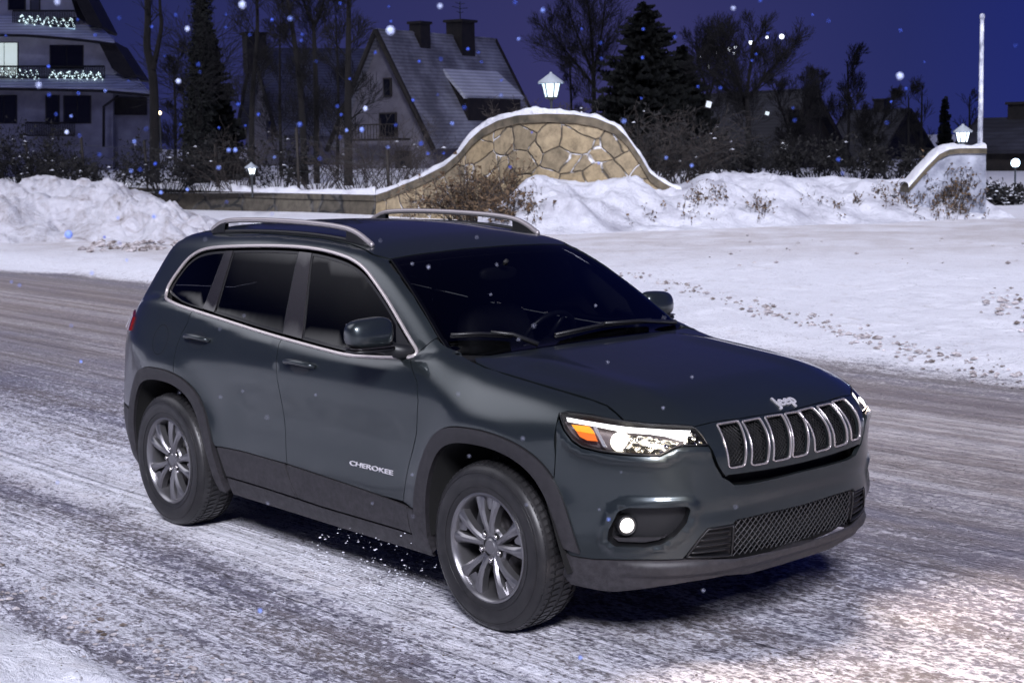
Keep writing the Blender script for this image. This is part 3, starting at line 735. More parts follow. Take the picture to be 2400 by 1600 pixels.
base = np.array([(x, -.56) for x in np.linspace(rail[0][0]+.02, rail[-1][0]-.02, 20)]); Pb, Nb = surf(TOP, base, .004); ft.tube(Pb, .012, 6)
for ms in (None, 'L'):
    r_ = (M_(mb) if ms else mb).build("roof_rail", SATIN, car); (M_(ft) if ms else ft).build("rail_foot", BLACK, r_)
# ---------------------------------------------------------------- mirrors
def rbox(mb, c, s, M=None, e=3.2, nu=28, nv=16, taper=None):
    vs = []; fs = []
    def pw(v): return math.copysign(abs(v)**(2/e), v)
    for i in range(nv+1):
        th = -math.pi/2+math.pi*i/nv
        for j in range(nu):
            ph = 2*math.pi*j/nu; x, y, z = pw(math.cos(th))*pw(math.cos(ph)), pw(math.cos(th))*pw(math.sin(ph)), pw(math.sin(th))
            v = Vector((x*s[0]/2, y*s[1]/2, z*s[2]/2))
            if taper: v = taper(v, x, y, z)
            if M is not None: v = M @ v
            vs.append(v+Vector(c))
    for i in range(nv):
        for j in range(nu): fs.append((i*nu+j, i*nu+(j+1) % nu, (i+1)*nu+(j+1) % nu, (i+1)*nu+j))
    mb.add(vs, fs, 0, True)
DGL_ = mat('mirror_silver', (.25, .26, .30), .08, 1.0)
mc = plane_y(z4([(1716, 955)]), -1.00)[0]
print("mirror centre", mc)
def mtap(v, x, y, z):
    v = v.copy(); v.x *= 1-.22*max(z, 0)-.10*abs(y); v.z *= (1+.10*y); 
    if y > .3: v.x *= .9
    return v
for ms in (None, 'L'):
    mb = MB(); rbox(mb, mc+[0, 0, .008], (.150, .225, .140), Matrix.Rotation(R(-8), 3, 'Z'), 3.4, 36, 20, mtap)
    lo = MB(); rbox(lo, mc+[.004, 0, -.066], (.145, .215, .026), Matrix.Rotation(R(-8), 3, 'Z'), 3.4, 36, 10)
    tr_ = MB(); rbox(tr_, mc+[.006, -.002, -.052], (.154, .222, .008), Matrix.Rotation(R(-8), 3, 'Z'), 3.4, 36, 6)
    arm = MB(); q = cast(z4([(1990, 1060)]))[0]
    arm.tube([mc+[.0, .08, -.075], mc+[.015, .12, -.070], (q+mc)/2*[1, 0, 1]+[0.02, -.885, -.035], q+[.0, .0, -.01], q+[0, .03, -.01]], [.026, .030, .034, .042, .044], 12)
    gl = MB(); gl.box(mc+[-.070, .004, .008], (.006, .14, .085), Matrix.Rotation(R(-8), 3, 'Z'))
    F_ = (lambda b: M_(b)) if ms else (lambda b: b)
    if ms:
        for b_ in (mb, lo, tr_, arm, gl): b_.v = [(x-.04, y+.075, z-.03) for x, y, z in b_.v]
    mi = F_(mb).build("side_mirror", PAINT, car); F_(lo).build("mirror_base", BLACK, mi); F_(tr_).build("mirror_strip", GLOSSB, mi); F_(arm).build("mirror_arm", BLACK, mi); F_(gl).build("mirror_glass", DGL_, mi)
# ---------------------------------------------------------------- door handles, fuel flap
for k, px in enumerate(([(1140, 1135), (1200, 1140), (1290, 1165), (1348, 1188)], [(455, 962), (510, 972), (575, 990), (622, 1008)])):
    P = cast(z4(px)); N = Fn(P); c = P.mean(0); a0 = SIDE.chart(P)
    L = np.linspace(0, 1, 9); x0, x1 = a0[0, 0], a0[-1, 0]; zc = a0[:, 1].mean()
    q = np.array([(x0+(x1-x0)*t, zc+.006*math.sin(t*math.pi)) for t in L]); Ps, Ns = surf(SIDE, q); off = np.array([.004, .024, .034, .037, .038, .037, .034, .024, .004])
    mb = MB(); mb.tube(Ps+Ns*off[:, None], [.008, .012, .013, .013, .013, .013, .013, .012, .008], 10, flat=1.0)
    sc_q = np.array([(x0+(x1-x0)*(.5+.33*math.cos(t)), zc-.004+.047*math.sin(t)) for t in np.linspace(0, 2*math.pi, 25)[:-1]])
    par = fd if k == 0 else rd
    for i_, ms in enumerate((None, 'L')):
        h_ = (M_(mb) if ms else mb).build("door_handle", PAINT, par[i_])
        panel("handle_recess_shade", par[i_], mat("recess_shade", (.012, .015, .018), .3), SIDE, sc_q, off=.0015, gap=0, skirt=0, res=.02, mirror=ms)  # flat dark ellipse on the door skin, the scoop's shade painted in
ff = SIDE.chart(cast(z4([(282, 985)])))[0]; ffr = .082
cq = np.array([(ff[0]+ffr*math.cos(t), ff[1]+ffr*math.sin(t)) for t in np.linspace(0, 2*math.pi, 41)[:-1]])
panel("fuel_flap_gap", car, SHELL, SIDE, cq, holes=[inset(cq, .004)], off=.0012, gap=0, hgap=0, skirt=0, res=.02)
# ---------------------------------------------------------------- wipers
WIPM = mat("wiper_black", (.012, .012, .013), .4)
for px_b, px_a in (([(510, 985), (700, 975), (930, 985)], [(1120, 1035), (930, 988), (780, 975)]), ([(1230, 988), (1550, 912), (1880, 880)], [(2060, 880), (1800, 898), (1560, 915)])):
    P = cast(z5(px_b)); N = Fn(P); Q = cast(z5(px_a)); NQ = Fn(Q)
    mb = MB(); mb.tube(P+N*.016, .007, 6); mb.tube(P+N*.028, .008, 6); w_ = None
    arm = MB(); arm.tube(Q+NQ*np.array([.012, .034, .036])[:, None], [.013, .010, .008], 6)
    w_ = mb.build("wiper_blade", WIPM, car); arm.build("wiper_arm", WIPM, w_)
# ---------------------------------------------------------------- badges
def text_mesh(txt, size, sx, depth=.004, bold=.0):
    cu = bpy.data.curves.new("t", 'FONT'); cu.body = txt; cu.size = size; cu.extrude = depth; cu.align_x = 'CENTER'; cu.align_y = 'CENTER'; cu.offset = bold; cu.space_character = 1.0
    o = bpy.data.objects.new("t", cu); col.objects.link(o); dg = bpy.context.evaluated_depsgraph_get(); me = bpy.data.meshes.new_from_object(o.evaluated_get(dg)); bpy.data.objects.remove(o)
    for v in me.vertices: v.co.x *= sx
    return me
def place_text(me, name, parent, m, ch, c, du, dv, off):
    """bend flat lettering onto the surface: c chart point, du / dv chart units per metre"""
    co = np.array([v.co[:] for v in me.vertices]); q = np.array(c)+co[:, :1]*np.array(du)+co[:, 1:2]*np.array(dv)
    P, N = surf(ch, q); P = P+N*(off+co[:, 2:3])
    for v, p in zip(me.vertices, P): v.co = p
    me.materials.clear(); me.materials.append(m); me.name = name; o = bpy.data.objects.new(name, me); col.objects.link(o); o.parent = parent; return o
jc = fc(cast(zg([(1140, 418)])))[0]; JP = cast(zg([(1140, 418)]))[0]; print("badge", JP)
place_text(text_mesh("Jeep", .085, .88, .003, .0012), "hood_badge", hood_o, BADGE, TOP, (JP[0], 0.034), (0, 1.0), (-.80, 0), .003)
cc = SIDE.chart(cast(tr([(1735, 722)], 280, 850, 2.936)))[0]
place_text(text_mesh("CHEROKEE", .031, 2.2, .0025, .0002), "door_badge", fd[0], BADGE, SIDE, cc, (1, 0), (0, 1), .003)
t_ = place_text(text_mesh("CHEROKEE", .031, 2.2, .0025, .0002), "door_badge", fd[1], BADGE, SIDE, cc, (-1, 0), (0, 1), .003)
for v in t_.data.vertices: v.co.y = -v.co.y
# ---------------------------------------------------------------- rear
rc = lambda P: REAR.chart(P)
REDL = mat("tail_red", (.15, .003, .003), .15, 0, Coat_Weight=1.0)
b_tail = [(-.93, 1.12), (-.80, 1.14), (-.55, 1.12), (-.55, 1.03), (-.85, 1.03), (-.95, 1.04)]
for ms in (None, 'L'):
    q = np.array(b_tail); panel("tail_light", car, REDL, REAR, q, off=.012, skirt=.03, mirror=ms)
E3 = SIDE.lift(np.array([(-3.40, .60), (-3.40, .75), (-3.40, .9), (-3.40, 1.12), (-3.36, 1.26), (-3.27, 1.38), (-3.17, 1.50)])); ra = rc(E3)
def hgl(P): return 0*P[:, 0]
rear_half = [(0, .60)]+T2(ra)+[(-.45, 1.56), (0, 1.57)]
rs = np.array(rear_half+[(-a, z) for a, z in rear_half[::-1] if abs(a) > 1e-6])
rwin = np.array([(-.62, 1.28), (-.50, 1.50), (0, 1.53), (.50, 1.50), (.62, 1.28), (0, 1.22)])
hatch = panel("tailgate", car, PAINT, REAR, rs, holes=[rwin], res=.05)
panel("rear_window", hatch, GLASS, REAR, rwin, off=-.004, skirt=0)
rlow = SIDE.lift(np.array([(-3.40, .59), (-3.40, .27)])); rl = rc(rlow)
panel("rear_bumper", car, CLAD, REAR, np.array([tuple(rl[0]), tuple(rl[1]), (0, .26), (-rl[1][0], .27), (-rl[0][0], .59), (0, .59)]), off=.003, res=.05)
# ---------------------------------------------------------------- inner shells, wells, underbody, cabin
sh = np.array([(-3.45, .26), (-3.45, 1.10), (-3.0, 1.16), (-2.2, 1.10), (-1.6, 1.05), (-.6, 1.03), (-.1, 1.02), (.30, .98), (.42, .86), (.42, .26)])
wa = np.array([v for v in ARCH if v[1] > .21]); wl0 = np.array([(wa[0][0], .262)]+[tuple(v) for v in wa if v[1] > .27]+[(wa[-1][0], .262)])
ish = [(-3.45, .262), (-3.45, 1.10), (-3.0, 1.16), (-2.2, 1.10), (-1.6, 1.05), (-.6, 1.03), (-.1, 1.02), (.30, .98)]+[(.44, .86), (.50, .30)]
ish = [(-3.45, .30), (-3.45, 1.10), (-3.0, 1.16), (-2.2, 1.10), (-1.6, 1.05), (-.6, 1.03), (-.1, 1.02), (.30, .98), (.44, .86), (.52, .45)]+[tuple(v) for v in inset(ARCH, 0)[::-1] if False]
ring1 = [tuple(v) for v in ARCH if v[1] > .31]; ring2 = [tuple(v) for v in RA if v[1] > .31]
ish = [(-3.45, .30), (-3.45, 1.10), (-3.0, 1.16), (-2.2, 1.10), (-1.6, 1.05), (-.6, 1.03), (-.1, 1.02), (.30, .98), (.50, .84), (.56, .45)]+ring1[::-1]+ring2[::-1]
shell = panel("inner_shell", car, SHELL, SIDE, ish, off=-.016, skirt=0, gap=0, res=.07, mirror='pair')
fsh = sym([(0, .915), (-.35, .91), (-.62, .90), (-.80, .88), (-1.02, .86), (-1.02, .45), (-.85, .34), (-.5, .30), (0, .29)])
panel("inner_shell", car, SHELL, FRONT, fsh, off=-.075, skirt=0, gap=0, res=.08)
hsh = [(-.20, -.66), (.3, -.68), (.55, -.60), (.78, -.40), (.80, 0)]; hsh = np.array(hsh+[(x, -y) for x, y in hsh[::-1][1:]])
mb = MB()
mb.box((-1.3, 0, .33), (3.9, 1.16, .12)); mb.box((.35, 0, .62), (.75, 1.04, .48)); mb.box((-1.3, 0, .45), (1.6, 1.62, .2)); mb.box((-3.15, 0, .6), (.6, 1.3, .4))
mb.build("underbody", mat("underbody_black", (.006, .006, .007), .8), car)
for cx_ in (0, -2.705):
    for ms in (0, 1):
        mb = MB(); A3 = [tuple(v) for v in (ARCH if cx_ == 0 else RA) if v[1] > .30]; vs = []
        for (x, z) in A3:
            y0 = -Wd(x, z)+.012; vs += [(x, y0, z), (x, -.56, z)]
        n = len(A3); mb.add(vs, [(2*i, 2*i+2, 2*i+3, 2*i+1) for i in range(n-1)], 0, True)
        mb.add([(x, -.56, z) for x, z in A3], [tuple(range(n))]); (M_(mb) if ms else mb).build("wheel_well", SHELL, car)
bsl = clip_half(np.array(bs), (-5, 1.12), (5, 1.12), True)
panel("cabin_lining", car, SHELL, SIDE, bsl, off=-.030, skirt=0, gap=-.004, res=.07, mirror='pair'); panel("headliner", car, SHELL, TOP, roof, off=-.035, skirt=0, gap=-.02, res=.09)
CAB = mat("cabin_dark", (.006, .006, .007), .7); SEAT = vary(mat("seat_fabric", (.012, .011, .012), .8), (.009, .009, .010), (.016, .015, .016), 40, 3)
for sy in (-.37, .37):
    for sx, w in ((-1.05, .50), (-1.95, .58)):
        mb = MB(); rbox(mb, (sx, sy, .62), (.52, w, .18), None, 4); rbox(mb, (sx-.30, sy, .92), (.16, w*.96, .60), Matrix.Rotation(R(-14), 3, 'Y'), 4)
        s_ = mb.build("seat", SEAT, car); mb = MB(); rbox(mb, (sx-.40, sy, 1.32), (.11, .27, .20), Matrix.Rotation(R(-8), 3, 'Y'), 3)
        for d in (-.06, .06): mb.tube([(sx-.39, sy+d, 1.15), (sx-.40, sy+d, 1.30)], .007, 6)
        mb.build("headrest", SEAT, s_)
mb = MB(); rbox(mb, (-.58, 0, .94), (.50, 1.38, .28), None, 5); mb.build("dashboard", CAB, car)
mb = MB(); a = np.linspace(0, 2*math.pi, 33)[:-1]; Rm = Matrix.Rotation(R(-62), 3, 'Y')
mb.tube([Vector((-.98, .37, 1.04))+Rm @ Vector((.185*math.cos(t), .185*math.sin(t), 0)) for t in a], .014, 8, closed=True)
for t in (0.3, 2.8, 4.7): mb.tube([Vector((-.98, .37, 1.04))+Rm @ Vector((r*math.cos(t), r*math.sin(t), 0)) for r in (.02, .18)], .014, 6)
mb.tube([(-.98, .37, 1.04), (-.80, .37, .98)], .04, 10); mb.build("steering_wheel", mat("wheel_rim_vinyl", (.02, .02, .022), .4), car)
mb = MB(); rbox(mb, (-.93, 0, 1.43), (.05, .24, .07), None, 3); mb.tube([(-.93, 0, 1.45), (-.86, 0, 1.50)], .012, 6); mb.build("rear_view_mirror", CAB, car)
mb = MB(); mb.box((-1.95, 0, .52), (2.9, 1.60, .04)); mb.box((-2.6, 0, .95), (.06, 1.45, .5)); mb.build("cabin_floor", CAB, car)
# ---------------------------------------------------------------- wheels
RUB = vary(mat("tyre_rubber", (.022, .022, .024), .42), (.011, .011, .012), (.021, .020, .021), 14, 6, .2, .002)
ALU = mat("grey_alloy", (.26, .255, .265), .30, .85); DISC = mat("brake_disc", (.16, .15, .15), .35, .9); LUG = mat("lug_chrome", (.75, .72, .70), .2, 1)
def make_wheel():
    w = empty("wheel", (0, 0, 0)); w.parent = car
    RT = .366; RR = .236
    mb = MB()      # outer face towards -y
    prof = [(RR-.004, .012), (RR+.008, .0), (RR+.025, -.004), (RR+.055, -.010), (RR+.085, -.010), (RT-.024, .000), (RT-.012, .008), (RT-.006, .018), (RT-.001, .030), (RT, .060), (RT+.001, .1175), (RT, .175), (RT-.001, .205), (RT-.010, .222), (RT-.03, .232), (RR+.06, .240), (RR, .228)]
    mb.lathe(prof, 96); tr2 = mb
    for k in range(72):                       # shoulder blocks and centre lugs
        a = 2*math.pi*k/72
        for (y0, y1, da) in ((.016, .052, 0), (.064, .108, .035), (.127, .171, 0), (.183, .219, .035)):
            a0 = a+da-.030; a1 = a+da+.026; r0, r1 = RT-.004, RT+.0055; sk = .02
            e0 = -.012 if y0 < .03 else 0; e1 = -.012 if y1 > .2 else 0
            vs = [(r*math.cos(t+s_), y, r*math.sin(t+s_)) for (t) in (a0, a1) for (y, s_, ee) in ((y0, 0, e0), (y1, sk, e1)) for r in (r0, r1+ee)]
            tr2.add(vs, [(0, 1, 3, 2), (4, 6, 7, 5), (1, 5, 7, 3), (0, 4, 5, 1), (2, 3, 7, 6)])
    ln = mb
    for r_, y_ in ((RR+.032, -.0065), (RR+.092, -.0085), (RT-.030, -.002)): ln.tube([(r_*math.cos(t), y_, r_*math.sin(t)) for t in np.linspace(0, 2*math.pi, 97)[:-1]], .0016, 5, closed=True)
    mb.build("tyre", RUB, w)
    rm = MB()
    rm.lathe([(RR+.006, .006), (RR+.004, -.001), (RR-.003, -.003), (RR-.010, .003), (RR-.016, .020), (RR-.022, .040), (RR-.024, .14), (RR-.016, .20), (RR, .215)], 96)
    def spoke(a, skew):
        # cross sections along the radius: (r, half width, depth y, offset angle)
        secs = [(.045, .015, .028, 0), (.075, .0150, .018, .25), (.11, .0150, .010, .55), (.155, .0175, .008, .80), (.195, .0235, .009, .92), (.228, .032, .014, .96)]
        vs = []
        for (r, hw, y, f) in secs:
            ang = a+skew*f
            c, s = math.cos(ang), math.sin(ang)
            for (t, yy) in ((-1.0, y+.040), (-1.0, y+.006), (-.45, y-.004), (.45, y-.004), (1.0, y+.006), (1.0, y+.040)):
                vs.append((r*c-t*hw*s, yy, r*s+t*hw*c))
        fs = []
        for i in range(len(secs)-1):
            for k in range(6): fs.append((i*6+k, i*6+(k+1) % 6, (i+1)*6+(k+1) % 6, (i+1)*6+k))
        rm.add(vs, fs, 0, True)
    for k in range(5):
        a = math.pi/2+2*math.pi*k/5
        spoke(a-.13, -.13); spoke(a+.13, .13)
        # web at the rim between the pair
        vs = []
        for (r, h0) in ((.165, .045), (.20, .115), (.228, .165)):
            for t in (-1, 1):
                for yy in (.022, .05): vs.append((r*math.cos(a+t*h0*1.0), yy+.004, r*math.sin(a+t*h0)))
        rm.add(vs, [(0, 2, 6, 4), (4, 6, 10, 8), (1, 5, 7, 3), (0, 4, 5, 1), (2, 3, 7, 6)], 0, True)
    rm.lathe([(0, .020), (.030, .020), (.034, .024), (.040, .028), (.080, .030), (.088, .040), (.088, .07)], 48)
    for k in range(5):
        a = math.pi/2+math.pi/5+2*math.pi*k/5; c = (.060*math.cos(a), .0285, .060*math.sin(a)); rm.lathe([(.018, 0), (.0, .001)], 16, 'y', c, mi=1)
    rm.build("rim", [ALU, SHELL], w, sharp=38)
    for k in range(5):
        lg = MB(); a = math.pi/2+math.pi/5+2*math.pi*k/5; c = (.060*math.cos(a), .024, .060*math.sin(a)); lg.lathe([(0, -.008), (.009, -.007), (.011, 0), (.011, .012)], 12, 'y', c); lg.build("lug_nut", LUG, w)
    d = MB(); d.lathe([(.0, .085), (.07, .085), (.075, .095), (.155, .095), (.155, .115), (.0, .115)], 48); d.build("brake_disc", DISC, w)
    cp = MB(); cp.box((-.115, .10, .05), (.075, .06, .15), Matrix.Rotation(R(20), 3, 'Y')); cp.build("brake_caliper", mat("caliper_grey", (.12, .12, .13), .5, .5), w)
    dk = MB(); dk.lathe([(0, .17), (RR-.025, .17)], 32); dk.build("wheel_back", SHELL, w)
    return w
WY = .912
wheel = make_wheel(); wheel.location = (0, -WY, .362)
spots = [(-2.705, -WY, 0, .35), (0, WY, math.pi, 0), (-2.705, WY, math.pi, 0)]
for x, y, rz, sp_ in spots:
    w = copy_tree(wheel, car); w.location = (x, y, .362); w.rotation_euler = (0, sp_, rz)
# ================================================================== SETTING
def vnoise(x, y, seed=0):
    xi = np.floor(x).astype(np.int64); yi = np.floor(y).astype(np.int64); xf = x-xi; yf = y-yi
    def h(a, b):
        v = (a*374761393+b*668265263+seed*982451653) & 0xffffffff; v = ((v ^ (v >> 13))*1274126177) & 0xffffffff; return ((v ^ (v >> 16)) & 0xffff)/65535.
    u = xf*xf*(3-2*xf); w = yf*yf*(3-2*yf)
    return (h(xi, yi)*(1-u)+h(xi+1, yi)*u)*(1-w)+(h(xi, yi+1)*(1-u)+h(xi+1, yi+1)*u)*w
def fbm(x, y, oct=4, seed=0, gain=.5):
    s = 0; a = 1; t = 0
    for i in range(oct): s = s+a*vnoise(x*2**i, y*2**i, seed+i*17); t += a; a *= gain
    return s/t
def road_mat():
    m = mat("packed_snow_road", (.6, .6, .65), .75); n, l, b = nt(m)
    t = n.new("ShaderNodeTexCoord"); sx = n.new("ShaderNodeSeparateXYZ"); l.new(t.outputs['Object'], sx.inputs[0])
    def math_(op, a, b_=None, c=None):
        q = n.new("ShaderNodeMath"); q.operation = op
        for i, v in enumerate((a, b_, c)):
            if v is None: continue
            if isinstance(v, (int, float)): q.inputs[i].default_value = v
            else: l.new(v, q.inputs[i])
        return q.outputs[0]
    wob = noise_node(n, l, .22, 3, .5)                       # slow wander of the lanes
    wob2 = noise_node(n, l, 1.3, 4, .6, (.35, 1, 1))
    y = math_('ADD', sx.outputs['Y'], math_('MULTIPLY', math_('SUBTRACT', wob.outputs['Fac'], .5), 1.6))
    y = math_('ADD', y, math_('MULTIPLY', math_('SUBTRACT', wob2.outputs['Fac'], .5), .55))
    # the road edge bends away behind the car
    far = math_('MAXIMUM', math_('MULTIPLY', math_('ADD', sx.outputs['X'], 12.0), .0), 0.0)
    mr = n.new("ShaderNodeMapRange"); mr.inputs['From Min'].default_value = -4; mr.inputs['From Max'].default_value = 12; l.new(y, mr.inputs['Value'])
    def p(v): return (v+4)/16
    # dirtiness across the road, 0 clean snow, 1 worn brown
    dirt = ramp(n, l, mr.outputs[0], [(p(-3.2), .0), (p(-2.35), .05), (p(-2.15), .80), (p(-1.95), .45), (p(-1.55), .50), (p(-1.25), .80), (p(-.95), .20), (p(-.2), .36), (p(1.2), .62), (p(2.2), .70), (p(2.8), .34), (p(3.3), .62), (p(3.8), .30), (p(4.6), .22), (p(5.2), .90), (p(6.3), .95), (p(6.8), .12), (p(7.6), .03)])
    dn = noise_node(n, l, .9, 4, .6, (.12, 1, 1)); dd_ = math_('MULTIPLY', dirt.outputs[0], math_('ADD', .45, math_('MULTIPLY', dn.outputs['Fac'], 1.1))); dcl = n.new("ShaderNodeClamp"); lx = n.new('ShaderNodeMapRange'); lx.inputs['From Min'].default_value = -4.0; lx.inputs['From Max'].default_value = -11.0; lx.inputs['To Max'].default_value = .42; l.new(sx.outputs['X'], lx.inputs['Value']); rx = n.new('ShaderNodeMapRange'); rx.inputs['From Min'].default_value = -2.5; rx.inputs['From Max'].default_value = 1.0; rx.inputs['To Max'].default_value = .22; l.new(sx.outputs['X'], rx.inputs['Value']); inr = ramp(n, l, mr.outputs[0], [(p(-2.2), 0), (p(-1.5), 1), (p(5.6), 1), (p(6.6), 0)]); dd_ = math_('ADD', dd_, math_('MULTIPLY', inr.outputs[0], math_('ADD', lx.outputs[0], rx.outputs[0]))); l.new(dd_, dcl.inputs[0]); DIRT = dcl.outputs[0]
    st = noise_node(n, l, 2.6, 6, .62, (.08, 1.9, 1))        # streaks along the driving direction
    rut = noise_node(n, l, 2.2, 5, .6, (.022, 2.6, 1), dist=.25); rr_ = ramp(n, l, rut.outputs['Fac'], [(.44, 0), (.50, .55), (.56, 1)])
    sp = noise_node(n, l, 44, 3, .62, (.72, 1.0, 1), dist=.4)       # churned crumbs
    sp2 = noise_node(n, l, 13, 4, .6, (.5, 1.1, 1))
    s1 = math_('ADD', math_('MULTIPLY', sp.outputs['Fac'], .80), math_('MULTIPLY', st.outputs['Fac'], .20))
    s1 = math_('ADD', s1, math_('MULTIPLY', math_('SUBTRACT', sp2.outputs['Fac'], .5), .40))
    # grains show dark where the noise passes a threshold set by how dirty the lane is
    th = math_('SUBTRACT', math_('ADD', s1, math_('MULTIPLY', DIRT, .30)), .60)
    k = math_('MULTIPLY', th, 6.5); kc = n.new("ShaderNodeClamp"); l.new(k, kc.inputs[0])
    film = math_('MULTIPLY', DIRT, math_('ADD', .10, math_('MULTIPLY', st.outputs['Fac'], .75)))
    fc_ = n.new("ShaderNodeClamp"); l.new(film, fc_.inputs[0])
    def mixc(f, a, b_):
        q = n.new("ShaderNodeMix"); q.data_type = 'RGBA'
        (l.new(f, q.inputs[0]) if not isinstance(f, (int, float)) else setattr(q.inputs[0], 'default_value', f))
        for i, v in ((6, a), (7, b_)):
            if isinstance(v, tuple): q.inputs[i].default_value = (*v, 1)
            else: l.new(v, q.inputs[i])
        return q.outputs[2]
    big = noise_node(n, l, .5, 4, .6); mh = n.new('ShaderNodeMapRange'); mh.inputs['From Min'].default_value = 1.2; mh.inputs['From Max'].default_value = 4.0; l.new(math_('ADD', y, math_('MULTIPLY', big.outputs['Fac'], 1.2)), mh.inputs['Value']); hue = ramp(n, l, mh.outputs[0], [(.1, (.33, .30, .45)), (.9, (.42, .345, .315))])
    film_c = mixc(fc_.outputs[0], (.86, .87, .93), hue.outputs[0])
    b1 = noise_node(n, l, 2.1, 3, .6, (.2, 1, 1)); brown = ramp(n, l, b1.outputs['Fac'], [(.40, (.075, .070, .115)), (.60, (.115, .095, .095))])
    # greyer trodden band of the side road crossing behind
    dt = n.new("ShaderNodeVectorMath"); dt.operation = 'DOT_PRODUCT'; l.new(t.outputs['Object'], dt.inputs[0]); dt.inputs[1].default_value = (-.70, .71, 0)
    m2 = n.new("ShaderNodeMapRange"); m2.inputs['From Min'].default_value = 0; m2.inputs['From Max'].default_value = 40; l.new(math_('ADD', dt.outputs['Value'], math_('MULTIPLY', math_('SUBTRACT', wob.outputs['Fac'], .5), 5)), m2.inputs['Value'])
    b2 = ramp(n, l, m2.outputs[0], [(.40, 0), (.52, .55), (.60, .75), (.72, .65), (.80, .15)]); n3 = noise_node(n, l, 1.1, 7, .7, (.6, .6, 1)); n4 = ramp(n, l, n3.outputs['Fac'], [(.35, .2), (.62, 1.0)])
    m3 = n.new("ShaderNodeMapRange"); m3.inputs['From Min'].default_value = 7.5; m3.inputs['From Max'].default_value = 9.5; l.new(y, m3.inputs['Value'])
    film_c = mixc(math_('MULTIPLY', math_('MULTIPLY', b2.outputs[0], n4.outputs[0]), m3.outputs[0]), film_c, (.46, .41, .39))
    n5 = noise_node(n, l, 2.6, 8, .75, dist=.5); n6 = ramp(n, l, n5.outputs['Fac'], [(.57, 0), (.66, 1)]); film_c = mixc(math_('MULTIPLY', n6.outputs[0], .32), film_c, (.42, .36, .33))
    warm = math_('MULTIPLY', inr.outputs[0], mh.outputs[0]); film_c = mixc(math_('MULTIPLY', warm, .55), film_c, (.38, .315, .29)); film_c = mixc(math_('MULTIPLY', math_('MULTIPLY', rr_.outputs[0], inr.outputs[0]), math_('ADD', .16, math_('MULTIPLY', warm, .34))), film_c, (.21, .16, .14)); c = mixc(math_('MULTIPLY', kc.outputs[0], math_('SUBTRACT', .85, math_('MULTIPLY', warm, .42))), film_c, brown.outputs[0])
    l.new(c, b.inputs['Base Color'])
    h = math_('ADD', math_('MULTIPLY', sp.outputs['Fac'], -.7), math_('MULTIPLY', sp2.outputs['Fac'], .6))
    dd = math_('ADD', math_('MULTIPLY', DIRT, .9), .12)
    bp = bump(n, l, b, math_('ADD', math_('ADD', math_('MULTIPLY', h, dd), math_('MULTIPLY', n5.outputs['Fac'], 1.6)), math_('MULTIPLY', rr_.outputs['Color'], math_('MULTIPLY', inr.outputs[0], -.35))), 1.0, .045)
    b.inputs['Specular IOR Level'].default_value = .25
    return m
SNOWM = mat("snow", (.86, .88, .94), .65); n, l, b = nt(SNOWM)
x1 = noise_node(n, l, 1.2, 6, .65); r1_ = ramp(n, l, x1.outputs['Fac'], [(.3, (.58, .58, .63)), (.48, (.86, .87, .93)), (.8, (.88, .88, .92))]); l.new(r1_.outputs[0], b.inputs['Base Color'])
x2 = noise_node(n, l, 3.5, 8, .7); bump(n, l, b, x2.outputs['Fac'], .8, .16); b.inputs['Specular IOR Level'].default_value = .2
HEAPM = mat("ploughed_snow", (.7, .7, .74), .7); n, l, b = nt(HEAPM)
x1 = noise_node(n, l, 1.4, 7, .68, (1, 1, 1.5), dist=1.5); r1_ = ramp(n, l, x1.outputs['Fac'], [(.30, (.20, .17, .16)), (.38, (.48, .46, .49)), (.52, (.66, .66, .72))]); l.new(r1_.outputs[0], b.inputs['Base Color'])
x2 = noise_node(n, l, 2.4, 9, .72, (1, 1, 1.6), dist=2.2); bump(n, l, b, x2.outputs['Fac'], .7, .20)

BANKM = mat('drifted_bank_snow', (.7, .7, .76), .65); n, l, b = nt(BANKM); x1 = noise_node(n, l, .9, 6, .65); r1_ = ramp(n, l, x1.outputs['Fac'], [(.32, (.42, .42, .48)), (.50, (.66, .67, .74)), (.75, (.76, .77, .84))]); l.new(r1_.outputs[0], b.inputs['Base Color']); x2 = noise_node(n, l, 3.0, 8, .7, dist=.6); bump(n, l, b, x2.outputs['Fac'], .8, .16)
def lines(lo, hi, flo, fhi, fine, k=1.12):
    a = list(np.arange(flo, fhi, fine)); s = fine; v = fhi
    while v < hi: a.append(v); s = min(s*k, 25); v += s
    a.append(hi); s = fine; v = flo-fine; pre = []
    while v > lo: pre.append(v); s = min(s*k, 25); v -= s
    pre.append(lo); return np.array(pre[::-1]+a)
gx_ = lines(-700, 500, -6.5, 2.6, .035); gy_ = lines(-400, 900, -3.0, 6.0, .035)
X, Y = np.meshgrid(gx_, gy_, indexing='ij')
